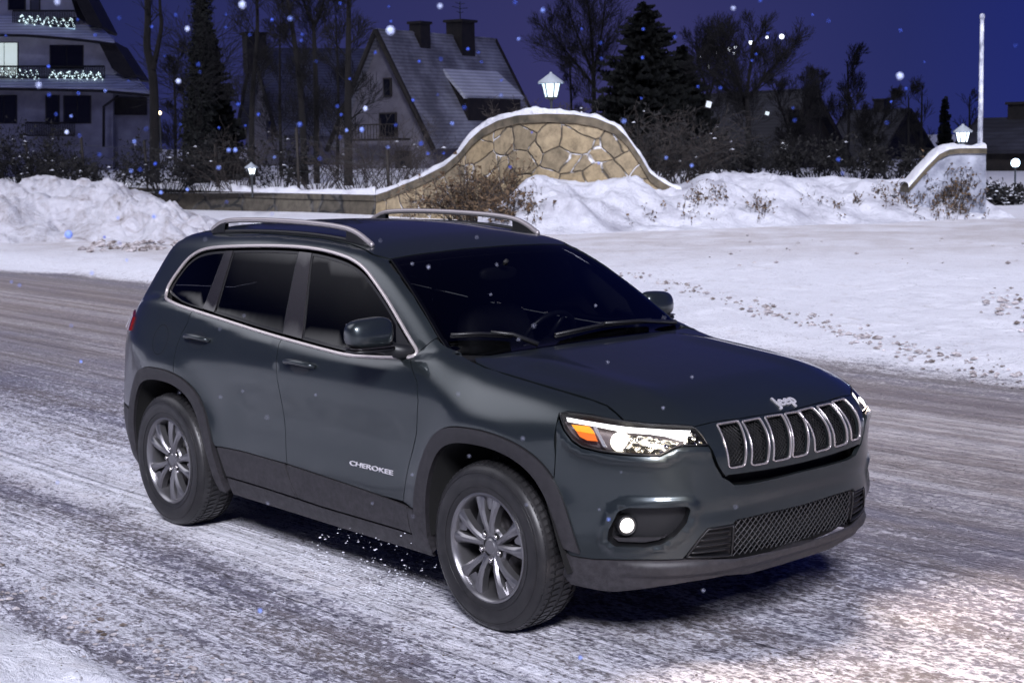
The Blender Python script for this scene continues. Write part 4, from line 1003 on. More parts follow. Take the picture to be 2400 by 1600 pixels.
def ground_z(X, Y):
    w = Y+.35*(fbm(X*.5, Y*.5, 3, 3)-.5)
    near = np.exp(-(((X+2)/9)**2+((Y-1)/9)**2)**2)
    on_road = sstep(-2.5, -2.1, w)*(1-sstep(6.4, 7.0, w))
    z = -.012*on_road+near*on_road*.016*(fbm(X*7, Y*13, 4, 11)-.5)
    z = z+near*on_road*.010*np.sin(Y*9+.6*fbm(X*.4, Y*.4, 2, 9)*6)*0.6
    verge = 1-sstep(-2.75, -2.15, w); z = z+verge*(.035+.05*fbm(X*2.5, Y*2.5, 4, 5))
    z = z+sstep(-3.0, -2.4, w)*(1-sstep(-2.25, -1.95, w))*near*.05*np.maximum(fbm(X*9, Y*9, 3, 31)-.45, 0)*2
    far = sstep(6.7, 7.8, w); z = z+far*(.02+.09*fbm(X*.6, Y*.6, 4, 23)+.035*np.maximum(fbm(X*1.6+Y*.5, Y*1.6, 4, 57)-.5, 0)*4)*np.exp(-np.maximum(Y-60, 0)/60)
    under = np.exp(-(np.maximum(np.abs(Y)-1.0, 0)/.3)**2)*sstep(-3.6, -3.0, X)*(1-sstep(.4, .9, X))
    z = z*(1-.6*under)
    for wx, wy in ((0, -.80), (-2.705, -.80), (0, .80), (-2.705, .80)):
        z = z-.0*np.exp(-((X-wx)**2+(Y-wy)**2)/.02)
    return z
Z = ground_z(X, Y)
V = np.stack([X.ravel(), Y.ravel(), Z.ravel()], 1); nx_, ny_ = X.shape
I = np.arange(nx_*ny_).reshape(nx_, ny_); Fq = np.stack([I[:-1, :-1], I[1:, :-1], I[1:, 1:], I[:-1, 1:]], -1).reshape(-1, 4)
me = bpy.data.meshes.new("ground"); me.vertices.add(len(V)); me.vertices.foreach_set("co", V.ravel()); me.loops.add(Fq.size); me.loops.foreach_set("vertex_index", Fq.ravel().astype(np.int32))
me.polygons.add(len(Fq)); me.polygons.foreach_set("loop_start", np.arange(0, Fq.size, 4, dtype=np.int32)); me.polygons.foreach_set("use_smooth", np.ones(len(Fq), bool)); me.update(); me.validate()
me.materials.append(road_mat()); go = bpy.data.objects.new("road", me); col.objects.link(go); tag(go, "packed snow road with brown tyre tracks under the car", None, kind="structure")

def depth_of(P): return float((np.asarray(P)-CAM) @ CF)
HD = CF*[1, 1, 0]; HD /= np.linalg.norm(HD); RD = np.cross(HD, [0, 0, 1])     # horizontal view direction and its right
def bank(name, m, cols_, label, n_t=40, back=3.0, amp=.12, seed=0, kind="structure", fr=1.0, step=6, ridge=0):
    """heaped snow: columns of (px, base py, crest py, crest depth beyond the base)"""
    c = np.array(cols_, float); xs = np.arange(c[0, 0], c[-1, 0]+1, step); bpy_ = np.interp(xs, c[:, 0], c[:, 1]); cpy = Spl(c[:, 0], c[:, 2])(xs) if len(c) > 3 else np.interp(xs, c[:, 0], c[:, 2]); cd_ = np.interp(xs, c[:, 0], c[:, 3])
    rows = []
    for x, b_, cp, dd in zip(xs, bpy_, cpy, cd_):
        B = ground(x, b_); dp = depth_of(B)+dd; Cc = at(x, cp, dp); col_ = []
        for t in np.linspace(0, 1, n_t):
            P = B*(1-t)+Cc*t; P = P.copy(); P[2] = Cc[2]*(math.sin(t*math.pi/2)**1.15)-.06*(1-t); col_.append(P)
        for t in np.linspace(.15, 1, 8): P = Cc+HD*(back*t); P = P.copy(); P[2] = Cc[2]*(1-.5*t*t)-.02; col_.append(P)
        rows.append(col_)
    A = np.array(rows); u = (A @ RD); v = (A @ HD); nz = (fbm(u*fr, v*fr*1.3, 5, seed, .55)-.5)*2
    if ridge: q = fbm(u*.8+v*.9, v*.35-u*.3, 4, seed+5); nz = nz+ridge*(1-np.abs(q-.5)*5)
    T = np.linspace(0, 1, n_t).tolist()+[1]*8; env = np.sin(np.clip(np.array(T), 0, 1)*math.pi*.85+.1)[None, :]
    A[..., 2] += nz*amp*env; A += (nz*amp*.7*env)[..., None]*(-HD)
    mb = MB(); nx, nt_ = A.shape[:2]; mb.add(A.reshape(-1, 3), [(i*nt_+j, (i+1)*nt_+j, (i+1)*nt_+j+1, i*nt_+j+1) for i in range(nx-1) for j in range(nt_-1)], 0, True)
    o = mb.build(name, m); return tag(o, label, None, None, kind)
bank("snow_heap", HEAPM, [(-260, 590, 470, 5), (-60, 582, 440, 5), (0, 578, 438, 5), (60, 576, 438, 5), (120, 575, 433, 5), (200, 574, 440, 4.6), (290, 576, 452, 4.2), (330, 578, 466, 4), (370, 580, 484, 3.6), (430, 580, 512, 3), (480, 575, 536, 2), (540, 562, 552, .8)], "big dirty ploughed snow heap beside the road at the left", amp=.40, seed=3, ridge=.9, step=4, fr=1.5)
bank("snow_bank", BANKM, [(1120, 545, 505, 1.5), (1170, 552, 478, 2.2), (1210, 556, 447, 3), (1255, 558, 424, 3.4), (1300, 558, 419, 3.5), (1370, 556, 432, 3.4), (1440, 552, 424, 3.6), (1480, 550, 414, 3.8), (1540, 549, 428, 3.9), (1600, 548, 432, 4), (1660, 546, 416, 4.2), (1720, 544, 409, 4.4), (1800, 541, 412, 4.4), (1900, 537, 420, 4.4), (2000, 533, 421, 4.4), (2100, 529, 424, 4), (2180, 526, 428, 3.4), (2260, 524, 455, 2.6), (2320, 523, 492, 1.6), (2380, 522, 512, .6)],
     "long white snow bank in front of the stone wall at the right", amp=.26, seed=8, ridge=.7, back=1.6)
# ---------------------------------------------------------------- stone wall
def wall_columns(cols_, step=5):
    c = np.array(cols_, float); xs = np.arange(c[0, 0], c[-1, 0]+.5, step); out = []
    for x in xs:
        B = ground(x, np.interp(x, c[:, 0], c[:, 1])); tp = np.interp(x, c[:, 0], c[:, 2]); T = at(x, tp, depth_of(B)); out.append((B, T))
    return xs, out
def stone_mat(name, cols_, joint, scale, jw=.035, warp=.6):
    m = mat(name, cols_[0], .85); n, l, b = nt(m); t = n.new("ShaderNodeTexCoord"); mp = n.new("ShaderNodeMapping"); mp.inputs['Rotation'].default_value = (0, 0, -YAW+math.pi/2); mp.inputs['Scale'].default_value = (1, .02, 1.25); l.new(t.outputs['Object'], mp.inputs[0])
    nz = n.new("ShaderNodeTexNoise"); nz.inputs['Scale'].default_value = 1.4; l.new(mp.outputs[0], nz.inputs['Vector']); ad = n.new("ShaderNodeMixRGB"); ad.blend_type = 'ADD'; ad.inputs[0].default_value = warp; l.new(mp.outputs[0], ad.inputs[1]); l.new(nz.outputs['Color'], ad.inputs[2])
    v1 = n.new("ShaderNodeTexVoronoi"); v1.inputs['Scale'].default_value = scale; l.new(ad.outputs[0], v1.inputs['Vector']); v2 = n.new("ShaderNodeTexVoronoi"); v2.feature = 'DISTANCE_TO_EDGE'; v2.inputs['Scale'].default_value = scale; l.new(ad.outputs[0], v2.inputs['Vector'])
    sp = n.new("ShaderNodeSeparateColor"); l.new(v1.outputs['Color'], sp.inputs[0]); cr = ramp(n, l, sp.outputs[0], [(0, cols_[0]), (.5, cols_[1]), (1, cols_[2])])
    g = noise_node(n, l, 5, 7, .7); mm = n.new("ShaderNodeMixRGB"); mm.blend_type = 'MULTIPLY'; mm.inputs[0].default_value = .75; l.new(cr.outputs[0], mm.inputs[1]); gr = ramp(n, l, g.outputs['Fac'], [(.3, .35), (.6, 1.15)]); l.new(gr.outputs[0], mm.inputs[2])
    e = ramp(n, l, v2.outputs['Distance'], [(jw*.5, 1.0), (jw, 0.0)]); j2 = noise_node(n, l, 2.2, 3, .6); jc_ = ramp(n, l, j2.outputs['Fac'], [(.50, joint[0]), (.60, joint[1])])
    mx_ = n.new("ShaderNodeMixRGB"); l.new(e.outputs[0], mx_.inputs[0]); l.new(mm.outputs[0], mx_.inputs[1]); l.new(jc_.outputs[0], mx_.inputs[2]); l.new(mx_.outputs[0], b.inputs['Base Color'])
    hh = ramp(n, l, v2.outputs['Distance'], [(0, 0.0), (jw*2, 1.0)]); bump(n, l, b, hh.outputs[0], .8, .06); return m
STONE = stone_mat("tan_flagstone", [(.31, .24, .14), (.38, .30, .185), (.21, .17, .11)], [(.09, .075, .055), (.78, .78, .80)], 1.5, .026, .25)
DSTONE = stone_mat("dark_wall_stone", [(.085, .072, .052), (.12, .105, .08), (.055, .048, .038)], [(.02, .02, .02), (.10, .095, .09)], .8, .05, .3)
CAPM = vary(mat("cap_stone", (.2, .16, .1), .8), (.06, .052, .036), (.19, .155, .105), 3, 6, .5, .03)
ICEM = vary(mat("iced_render", (.4, .42, .5), .7), (.13, .14, .19), (.50, .53, .62), 2.2, 8, .5, .04, lo=.3, hi=.7)
def wall(name, label, cols_, m, capm, thick=.45, snow=.16, step=5, cap_h=.16, seed=1, snow_lo=None):
    xs, cs = wall_columns(cols_, step); root = empty(name, tuple(cs[len(cs)//2][0]), 0, label, "wall"); o0 = np.array(root.location)
    mb = MB(); cb = MB(); sb = MB(); N = len(cs); rng_ = np.random.default_rng(seed)
    V = []; C_ = []; S_ = []
    for i, (B, T) in enumerate(cs):
        B = B-o0; T = T-o0; H = T[2]-B[2]; k = 8
        Tc = T-[0, 0, cap_h]
        V += [B+[0, 0, -.3]+HD*0]+[B*(1-t)+Tc*t for t in np.linspace(.15, 1, k)]+[Tc+HD*thick, B+HD*thick]
        C_ += [Tc-HD*.06, T-HD*.07+[0, 0, -.02], T-HD*.04, T+HD*(thick+.04), Tc+HD*(thick+.05)]
        sn = snow*(.35+1.3*fbm(np.array([xs[i]*.035]), np.array([seed*3.]), 4, seed)[0])
        a = np.linspace(0, math.pi, 9); S_ += [T+HD*(thick/2-math.cos(q)*(thick/2+.06))+[0, 0, .004+sn*math.sin(q)**.6] for q in a]
    w = 8+3
    mb.add(V, [(i*w+j, (i+1)*w+j, (i+1)*w+j+1, i*w+j+1) for i in range(N-1) for j in range(w-1)]+[tuple(range(w))[::-1], tuple((N-1)*w+j for j in range(w))], 0, False)
    cb.add(C_, [(i*5+j, (i+1)*5+j, (i+1)*5+(j+1) % 5, i*5+(j+1) % 5) for i in range(N-1) for j in range(5)]+[(4, 3, 2, 1, 0), tuple((N-1)*5+j for j in range(5))], 0, False)
    sb.add(S_, [(i*9+j, (i+1)*9+j, (i+1)*9+j+1, i*9+j+1) for i in range(N-1) for j in range(8)], 0, True)
    a_ = mb.build("masonry", m, root); b_ = cb.build("cap_stone", capm, root); c_ = sb.build("snow_cap", SNOWM, root)
    return root
wall("garden_wall", "low dark stone garden wall topped with snow behind the snow heap", [(-120, 488, 422), (0, 489, 424), (120, 491, 431), (306, 494, 439), (443, 497, 446), (680, 504, 453), (880, 510, 457)], DSTONE, DSTONE, snow=.15, seed=4)
ARCHW = [(881, 511, 457), (904, 512, 450), (938, 514, 436), (990, 517, 415), (1040, 520, 390), (1075, 522, 361), (1102, 524, 327), (1129, 525, 303), (1167, 527, 283), (1211, 529, 271), (1279, 531, 267), (1347, 532, 269), (1398, 532, 278), (1442, 532, 296), (1470, 532, 323), (1500, 532, 366), (1523, 531, 406), (1557, 531, 430), (1600, 531, 452)]
arch_wall = wall("arched_stone_wall", "tan flagstone wall rising in a snow capped arch below the street lantern", ARCHW, STONE, CAPM, snow=.13, seed=9, cap_h=.2, step=4)
PILL = [(2128, 520, 440), (2170, 519, 392), (2200, 518, 362), (2224, 518, 351), (2250, 518, 348), (2313, 518, 348)]
wall("curved_wall_end", "pale icy wall end curving up to a square pillar at the right", PILL, ICEM, CAPM, thick=.7, snow=.10, seed=12, cap_h=.12, step=3)
# raised snowy gardens behind the walls
def sheet(name, pts, z, m, label, back=160, res=26):
    P0 = [np.asarray(p) for p in pts]; rows = []
    for p in P0: rows.append([p+HD*(.3+back*t**2) for t in np.linspace(0, 1, res)])
    A = np.array(rows); A[..., 2] = z+.25*(fbm(A[..., 0]*.3, A[..., 1]*.3, 4, 41)-.5)*np.linspace(.2, 1, res)[None, :]
    nx, ny = A.shape[:2]; mb = MB(); mb.add(A.reshape(-1, 3), [(i*ny+j, (i+1)*ny+j, (i+1)*ny+j+1, i*ny+j+1) for i in range(nx-1) for j in range(ny-1)], 0, True)
    return tag(mb.build(name, m), label, None, None, "structure")
sheet("garden_ground", [ground(x, np.interp(x, [-400, 0, 880, 1326, 2127], [486, 489, 510, 531, 520])) for x in np.linspace(-400, 2120, 90)], .62, SNOWM, "snowy garden ground behind the wall")
# ---------------------------------------------------------------- lanterns
IRON = mat("painted_iron", (.05, .055, .06), .5, .3); LGLASS = emis("lit_lantern_glass", (.80, .93, 1.0), 3.0); RIME = mat("snowy_lantern_roof", (.34, .38, .42), .6)
def lantern(px, py_top, py_bot, depth, base_z, label, strength=3.0, lamp_w=120, color=(.78, .90, 1)):
    top = at(px, py_top, depth); bot = at(px, py_bot, depth); H = top[2]-bot[2]; root = empty("street_lantern", (bot[0], bot[1], base_z), YAW-math.pi/2+.35, label, "lantern", None)
    b0 = bot[2]-base_z; R_ = H*.42
    g = MB(); rb, rt = R_*.55, R_*.88; h1 = b0+H*.60
    def ring(r, z): return [(r*math.cos(math.pi/6+k*math.pi/3), r*math.sin(math.pi/6+k*math.pi/3), z) for k in range(6)]
    a, b_ = ring(rb, b0+.02), ring(rt, h1)
    for k in range(6):
        p = MB(); q = [Vector(a[k]), Vector(a[(k+1) % 6]), Vector(b_[(k+1) % 6]), Vector(b_[k])]; c = sum(q, Vector())/4; q = [c+(v-c)*.90 for v in q]; p.add(q+[v*1+Vector((-v.x, -v.y, 0)).normalized()*.01 for v in q], [(0, 1, 2, 3), (7, 6, 5, 4), (0, 4, 5, 1), (1, 5, 6, 2), (2, 6, 7, 3), (3, 7, 4, 0)])
        mm = emis("lantern_pane", color, strength); p.build("pane", mm, root)
    f = MB()
    for k in range(6): f.tube([a[k], b_[k]], .018, 6)
    f.tube(a, .02, 6, closed=True); f.tube(b_, .022, 6, closed=True); f.lathe([(rb, b0), (.05, b0-.03), (.03, b0-.10), (.03, 0)], 10, 'z'); f.build("frame", IRON, root)
    r = MB(); r.lathe([(R_*1.28, h1-.02), (R_*1.30, h1+.02), (R_*.25, b0+H*.93), (.04, b0+H*.95), (.03, b0+H), (0, b0+H*1.02)], 6, 'z'); r.build("roof", RIME, root)
    l_ = lamp("lantern_light", 'POINT', (0, 0, 0), lamp_w, color, shadow_soft_size=.12); l_.parent = root; l_.location = (0, 0, b0+H*.35); return root
dA = depth_of(ground(1290, 531))
zA = at(1292, 250, dA)[2]
lantern(1292, 170, 231, dA+.3, zA-.1, "six sided lit lantern standing on top of the stone arch", 1.6, 170, (.66, .87, 1))
dP = depth_of(ground(2256, 518)); lantern(2256, 291, 336, dP+.6, at(2256, 350, dP)[2]-.3, "glaring lit lantern behind the curved pillar beside the white pole", 4.0, 330, (.70, .82, 1))
lantern(590, 381, 411, 44.5, .6, "small lit lantern low among the shrubs behind the garden wall", 4.0, 25, (.8, .92, 1))
t = empty("flag_pole", tuple(at(2297, 350, dP+.2)), 0, "tall thin frosted white pole on the pillar at the right", "pole")
mb = MB(); p0 = at(2297, 352, dP+.2); p1 = at(2302, 43, dP+.2); v = p1-p0; mb.tube([(0, 0, 0), tuple(v*.5), tuple(v)], [.062, .052, .045], 10); POLEM = vary(mat("frosted_pole", (.6, .65, .75), .6), (.25, .27, .35), (.85, .88, .95), 6, 6, .4, .02, (1, 1, .5), .35, .6)
mb.build("shaft", POLEM, t); mb = MB(); mb.lathe([(0, .10), (.05, .07), (.062, 0), (.05, -.05), (0, -.07)], 12, 'z', tuple(v)); mb.build("finial", POLEM, t)
mb = MB(); mb.lathe([(.0, 0), (.10, 0), (.10, .05), (.065, .07)], 12, 'z'); mb.build("base_plate", IRON, t)
def bulb_lamp(px, py, depth, r, label, color, strength, w, pole=2.0):
    P = at(px, py, depth); t = empty("globe_lamp", (P[0], P[1], P[2]-pole), 0, label, "lamp"); mb = MB(); mb.lathe([(0, r)]+[(r*math.sin(a), r*math.cos(a)) for a in np.linspace(.2, 2.94, 10)]+[(0, -r)], 16, 'z', (0, 0, pole)); mb.build("globe", emis("globe_lit", color, strength), t)
    mb = MB(); mb.lathe([(.06, 0), (.03, .1), (.03, pole-r), (r*.6, pole-r*.9)], 10, 'z'); mb.build("stem", IRON, t); l_ = lamp("globe_light", 'POINT', (0, 0, pole), w, color, shadow_soft_size=r*1.2); l_.parent = t; l_.location = (0, 0, pole)
bulb_lamp(374, 265, 64, .075, "small warm glowing lamp beside the forked tree trunk", (1, .72, .40), 9, 30, 1.6)
bulb_lamp(2380, 382, 52, .14, "bright blue white globe lamp near the right edge above the low snowy hedge bushes", (.6, .8, 1), 9, 120, 2.1)
# ---------------------------------------------------------------- houses
def frame_pt(o0, e1, e2, a, b_, z): return Vector((o0[0]+e1[0]*a+e2[0]*b_, o0[1]+e1[1]*a+e2[1]*b_, z))
WALLD = vary(mat("dusky_render", (.12, .115, .13), .85), (.15, .14, .165), (.22, .21, .24), 1.5, 5, .3, .02)
TIMB = vary(mat("dark_timber", (.02, .016, .014), .7), (.012, .010, .009), (.028, .022, .018), 3, 5, .3, .02)
DGL = mat("dark_window_glass", (.01, .01, .012), .08); FRM = mat("window_frame_dark", (.03, .025, .022), .6)
def roof_snow_mat(name, slate, snow, lo, hi, sc_=.35):
    m = mat(name, slate, .75); n, l, b = nt(m); x = noise_node(n, l, sc_, 6, .65); r = ramp(n, l, x.outputs['Fac'], [(lo, slate), (hi, snow)]); w = n.new("ShaderNodeTexWave"); w.bands_direction = 'Z'; w.inputs['Scale'].default_value = 1.6; w.inputs['Distortion'].default_value = .6
    t = n.new("ShaderNodeTexCoord"); l.new(t.outputs['Object'], w.inputs[0]); q = n.new("ShaderNodeMixRGB"); q.blend_type = 'MULTIPLY'; q.inputs[0].default_value = .35; l.new(r.outputs[0], q.inputs[1]); l.new(w.outputs[0], q.inputs[2]); l.new(q.outputs[0], b.inputs['Base Color']); bump(n, l, b, w.outputs['Fac'], .3, .05); return m
ROOF1 = roof_snow_mat("slate_with_snow", (.18, .18, .21), (.52, .53, .60), .42, .68)
ROOF2 = roof_snow_mat("dark_slate", (.025, .025, .034), (.075, .08, .11), .50, .75)
ROOF3 = roof_snow_mat("half_snowed_slate", (.10, .10, .13), (.30, .31, .37), .42, .70)
ROOFS = roof_snow_mat("snowed_roof", (.62, .63, .70), (.86, .88, .95), .35, .60)
def slab(mb, a, b_, c, d, th):       # quad a,b,c,d with thickness th downwards
    n_ = (b_-a).cross(d-a).normalized(); n_ = n_ if n_.z > 0 else -n_
    v = [a, b_, c, d]+[p-n_*th for p in (a, b_, c, d)]; mb.add(v, [(0, 1, 2, 3), (7, 6, 5, 4), (0, 4, 5, 1), (1, 5, 6, 2), (2, 6, 7, 3), (3, 7, 4, 0)])
def gable_house(label, apex, ridge_end, depth, ddepth, hw, drop, roofm, wallm, wins=(), chims=(), overhang=.6, base_z=.3, side_wins=(), dormer=None, name="house"):
    A = at(*apex, depth); B = at(*ridge_end, depth+ddepth); zr = A[2]; e1 = np.array([B[0]-A[0], B[1]-A[1], 0]); L = np.linalg.norm(e1); e1 /= L; e2 = np.array([e1[1], -e1[0], 0])
    if e2 @ RD < 0: e2 = -e2
    root = empty(name, (A[0], A[1], base_z), 0, label, "house"); O = np.array([A[0], A[1], base_z])
    P = lambda a, b_, z: Vector(tuple(e1*a+e2*b_))+Vector((0, 0, z-base_z))
    eave = zr-drop; k = drop/hw
    w = MB(); wo = hw-.45; ez = zr-k*wo-.18
    vs = [P(0, -wo, base_z-1), P(0, wo, base_z-1), P(0, wo, ez), P(0, 0, zr-.25), P(0, -wo, ez), P(L, -wo, base_z-1), P(L, wo, base_z-1), P(L, wo, ez), P(L, 0, zr-.25), P(L, -wo, ez)]
    w.add(vs, [(0, 1, 2, 3, 4), (9, 8, 7, 6, 5), (1, 6, 7, 2), (0, 4, 9, 5)]); w.build("wall", wallm, root)
    r = MB(); oh = overhang
    for s in (-1, 1): slab(r, P(-oh, 0, zr), P(L+oh, 0, zr), P(L+oh, s*hw, eave), P(-oh, s*hw, eave), .16)
    rf = r.build("roof", roofm, root)
    for a in (-oh-.03, L+oh+.03):
        for s in (-1, 1):
            v = MB(); v.tube([P(a, 0, zr-.10), P(a, s*hw, eave-.10)], .17, 4); v.build("bargeboard", TIMB, rf)
    for (a0, w_, h_, up) in chims:
        c = MB(); c.box(tuple(P(a0, .15, zr+up/2-.8)), (w_, w_*.8, up+1.8), Matrix.Rotation(math.atan2(e1[1], e1[0]), 3, 'Z')); c.box(tuple(P(a0, .15, zr+up+.12)), (w_*1.18, w_, .14), Matrix.Rotation(math.atan2(e1[1], e1[0]), 3, 'Z')); c.build("chimney", TIMB, rf)
    Rg = Matrix.Rotation(math.atan2(e2[1], e2[0]), 3, 'Z')
    for (b0, z0, ww, wh) in wins:
        f = MB(); f.box(tuple(P(-.05, b0, z0)), (ww+.16, .12, wh+.16), Rg); fo = f.build("window", FRM, root); g = MB(); g.box(tuple(P(-.10, b0, z0)), (ww, .06, wh), Rg); g.build("pane", DGL, fo)
    if dormer:
        a0, a1, t0, t1, lift = dormer   # along ridge, slope fractions, lift of the outer edge
        def S(a, t, up=0): return P(a, hw*t, zr-drop*t+up)
        d = MB(); slab(d, S(a0, t0, .12), S(a1, t0, .12), S(a1+.3, t1, lift), S(a0-.3, t1, lift), .2); d.build("dormer_roof", ROOFS, rf)
        d = MB(); q = [S(a0, t0, .0), S(a0, t1*.97, lift-.25), S(a0, t1*.97, -.1)]; q2 = [S(a1, t0, .0), S(a1, t1*.97, lift-.25), S(a1, t1*.97, -.1)]
        d.add(q+q2, [(0, 1, 2), (5, 4, 3), (1, 4, 5, 2), (0, 3, 4, 1)]); d.build("dormer", TIMB, rf)
    return root, P, dict(e1=e1, e2=e2, zr=zr, L=L, root=root)
h1, P1_, i1 = gable_house("snow dusted gabled house with two chimneys and a sloping dormer in the centre", (896, 68), (1146, 92), 85, 9, 3.6, 6.4, ROOF1, WALLD, wins=[(.28, 5.0, .38, .85), (.25, 3.0, 1.0, 1.15), (1.2, .9, .9, 1.2)], chims=[(3.3, .95, 0, .35), (7.4, 1.35, 0, .65)], dormer=(4.0, 9.6, .34, .80, 1.5), base_z=.4)
mb = MB(); zb_ = 2.2
mb.box(tuple(P1_(-1.0, .3, zb_)), (3.4, 1.0, .12), Matrix.Rotation(math.atan2(i1['e2'][1], i1['e2'][0]), 3, 'Z'))
for b0 in np.linspace(-1.3, 1.9, 17): mb.tube([P1_(-1.45, b0, zb_), P1_(-1.45, b0, zb_+.8)], .025, 4)
mb.tube([P1_(-1.45, -1.3, zb_+.8), P1_(-1.45, 1.9, zb_+.8)], .04, 5); mb.build("balcony", TIMB, h1)
mb = MB(); a0 = P1_(7.4, .15, i1['zr']+.8); mb.tube([a0, a0+Vector((0, 0, 1.1))], .03, 5)
for dz, ln_ in ((.95, .5), (.7, .8), (.45, .35)):
    for s in (-1, 1): mb.tube([a0+Vector((0, 0, dz)), a0+Vector(tuple(i1['e1']*ln_*s))+Vector((0, 0, dz+.08))], .018, 4)
mb.build("aerial", IRON, h1)
gable_house("dark house half hidden behind the bare trunks left of the centre", (612, 112), (838, 124), 108, 3, 5.0, 6.0, ROOF3, WALLD, wins=[(1.5, 3.0, 1.0, 1.2)], chims=[(-.5, 1.4, 0, .8)], base_z=.5)
gable_house("dim gabled house with dark roof behind the bare tree right of the spruces", (1893, 207), (1660, 214), 96, 8, 4.6, 6.4, ROOF2, TIMB, wins=[(-1.2, 3.0, .8, 1.0)], base_z=.5)
gable_house("low snow roofed outbuilding below the spruces", (1650, 312), (1585, 318), 72, 6, 2.0, 1.6, ROOFS, TIMB, base_z=.5)
gable_house("small far house with a square chimney behind the thin trees at the right", (2118, 254), (1998, 256), 120, 4, 4.2, 4.4, ROOF2, TIMB, chims=[(2.2, 1.0, 0, .6)], base_z=.5)
gable_house("long low dark house with a chimney cut by the right edge of the frame", (2322, 276), (2560, 268), 84, -3, 4.8, 1.7, ROOF2, TIMB, chims=[(1.6, 1.2, 0, .6)], base_z=.3)
for (x, y, w_, h_, c_) in ((1661, 245, 12, 14, (.7, .85, 1)), (1798, 266, 9, 8, (.6, .9, .9)), (1838, 342, 14, 14, (.8, .85, 1))):
    P = at(x, y, 60); t = empty("lit_skylight", tuple(P), YAW-math.pi/2, {1661: "tiny pale lit skylight on the dark roof by the spruces", 1798: "tiny greenish lit window in the dark house at the right", 1838: "small pale lit window low behind the shrubs"}[x], "window"); mb = MB(); s_ = 60/FPX
    mb.box((0, 0, 0), (w_*s_, .05, h_*s_), Matrix.Rotation(.25, 3, 'Y')); mb.build("pane", emis("dim_lit_pane", c_, .38), t); mb = MB(); mb.box((0, .04, 0), (w_*s_*1.35, .06, h_*s_*1.35), Matrix.Rotation(.25, 3, 'Y')); mb.build("frame", TIMB, t)
# chalet on the left
CH_D = 104.0; s_ = CH_D/FPX
ch = empty("chalet", tuple(at(150, 326, CH_D)*[1, 1, 0]+[0, 0, .3]), 0, "big left chalet with snowy skirt roofs, balconies and white fairy lights", "house")
chO = np.array(ch.location); E1 = RD*math.cos(.12)+HD*math.sin(.12); E2 = np.cross([0, 0, 1], E1); E2 = E2 if E2 @ HD > 0 else -E2
def CP(px, py, back=0.0):      # a point of the facade plane from its photo position
    d = px_ray(px, py); n_ = E2; O = chO+E2*back; t_ = ((O-CAM) @ n_)/(d @ n_); return Vector(tuple(CAM+d*t_-chO))
def facade(name, pts, m, thick, par=ch, front=0.0):
    mb = MB(); a = [CP(x, y, front) for x, y in pts]; b_ = [v+Vector(tuple(E2*thick)) for v in a]; n_ = len(a)
    mb.add(a+b_, [tuple(range(n_)), tuple(range(n_, 2*n_))[::-1]]+[(i, (i+1) % n_, n_+(i+1) % n_, n_+i) for i in range(n_)]); return mb.build(name, m, par)
CHW = vary(mat("chalet_render", (.30, .28, .30), .85), (.46, .44, .47), (.60, .58, .62), 1.2, 6, .4, .03); CHW2 = vary(mat("lower_render", (.2, .19, .2), .85), (.26, .25, .28), (.36, .35, .39), 1.2, 6, .4, .03)
facade("wall", [(-160, 430), (265, 430), (265, 215), (-160, 210)], CHW2, 7)
facade("wall", [(266, 430), (350, 430), (350, 215), (266, 215)], CHW2, 5, front=.8)
facade("wall", [(-160, 190), (290, 190), (243, 84), (-160, 78)], CHW, 7.5, front=.3)
facade("wall", [(-160, 55), (180, 40), (158, -30), (-160, -30)], CHW, 7.5, front=.6)
for (q, th_, f_) in (([(-160, 176), (0, 178), (120, 172), (318, 178), (349, 212), (352, 216), (240, 206), (120, 203), (-160, 200)], 2.2, -1.4), ([(-160, 28), (20, 36), (150, 50), (240, 68), (268, 92), (268, 97), (150, 83), (60, 76), (-160, 72)], 2.0, -1.0)):
    mb = MB(); n2 = len(q)//2
    a = [CP(x, y, f_+1.45) for x, y in (q[:5] if len(q) == 9 else q)]; b_ = [CP(x, y, f_) for x, y in ((-160, 200), (0, 201), (120, 203), (240, 206), (350, 216))] if f_ < -1.2 else [CP(x, y, f_) for x, y in ((-160, 72), (60, 76), (150, 83), (210, 89), (268, 97))]
    c = [v-Vector((0, 0, .12)) for v in b_]; d_ = [v-Vector((0, 0, .3)) for v in a]; m_ = len(a)
    for i in range(m_-1): pass
    mb.add(a+b_+c+d_, [(i, i+1, m_+i+1, m_+i) for i in range(m_-1)]+[(m_+i, m_+i+1, 2*m_+i+1, 2*m_+i) for i in range(m_-1)]+[(2*m_+i, 2*m_+i+1, 3*m_+i+1, 3*m_+i) for i in range(m_-1)]+[(0, m_, 2*m_, 3*m_), (m_-1, 2*m_-1, 3*m_-1, 4*m_-1)], 0, False)
    so = mb.build("skirt_roof", ROOFS, ch)
    mb = MB(); mb.tube([v-Vector((0, 0, .22)) for v in b_], .10, 5); mb.build("eave_board", TIMB, so)
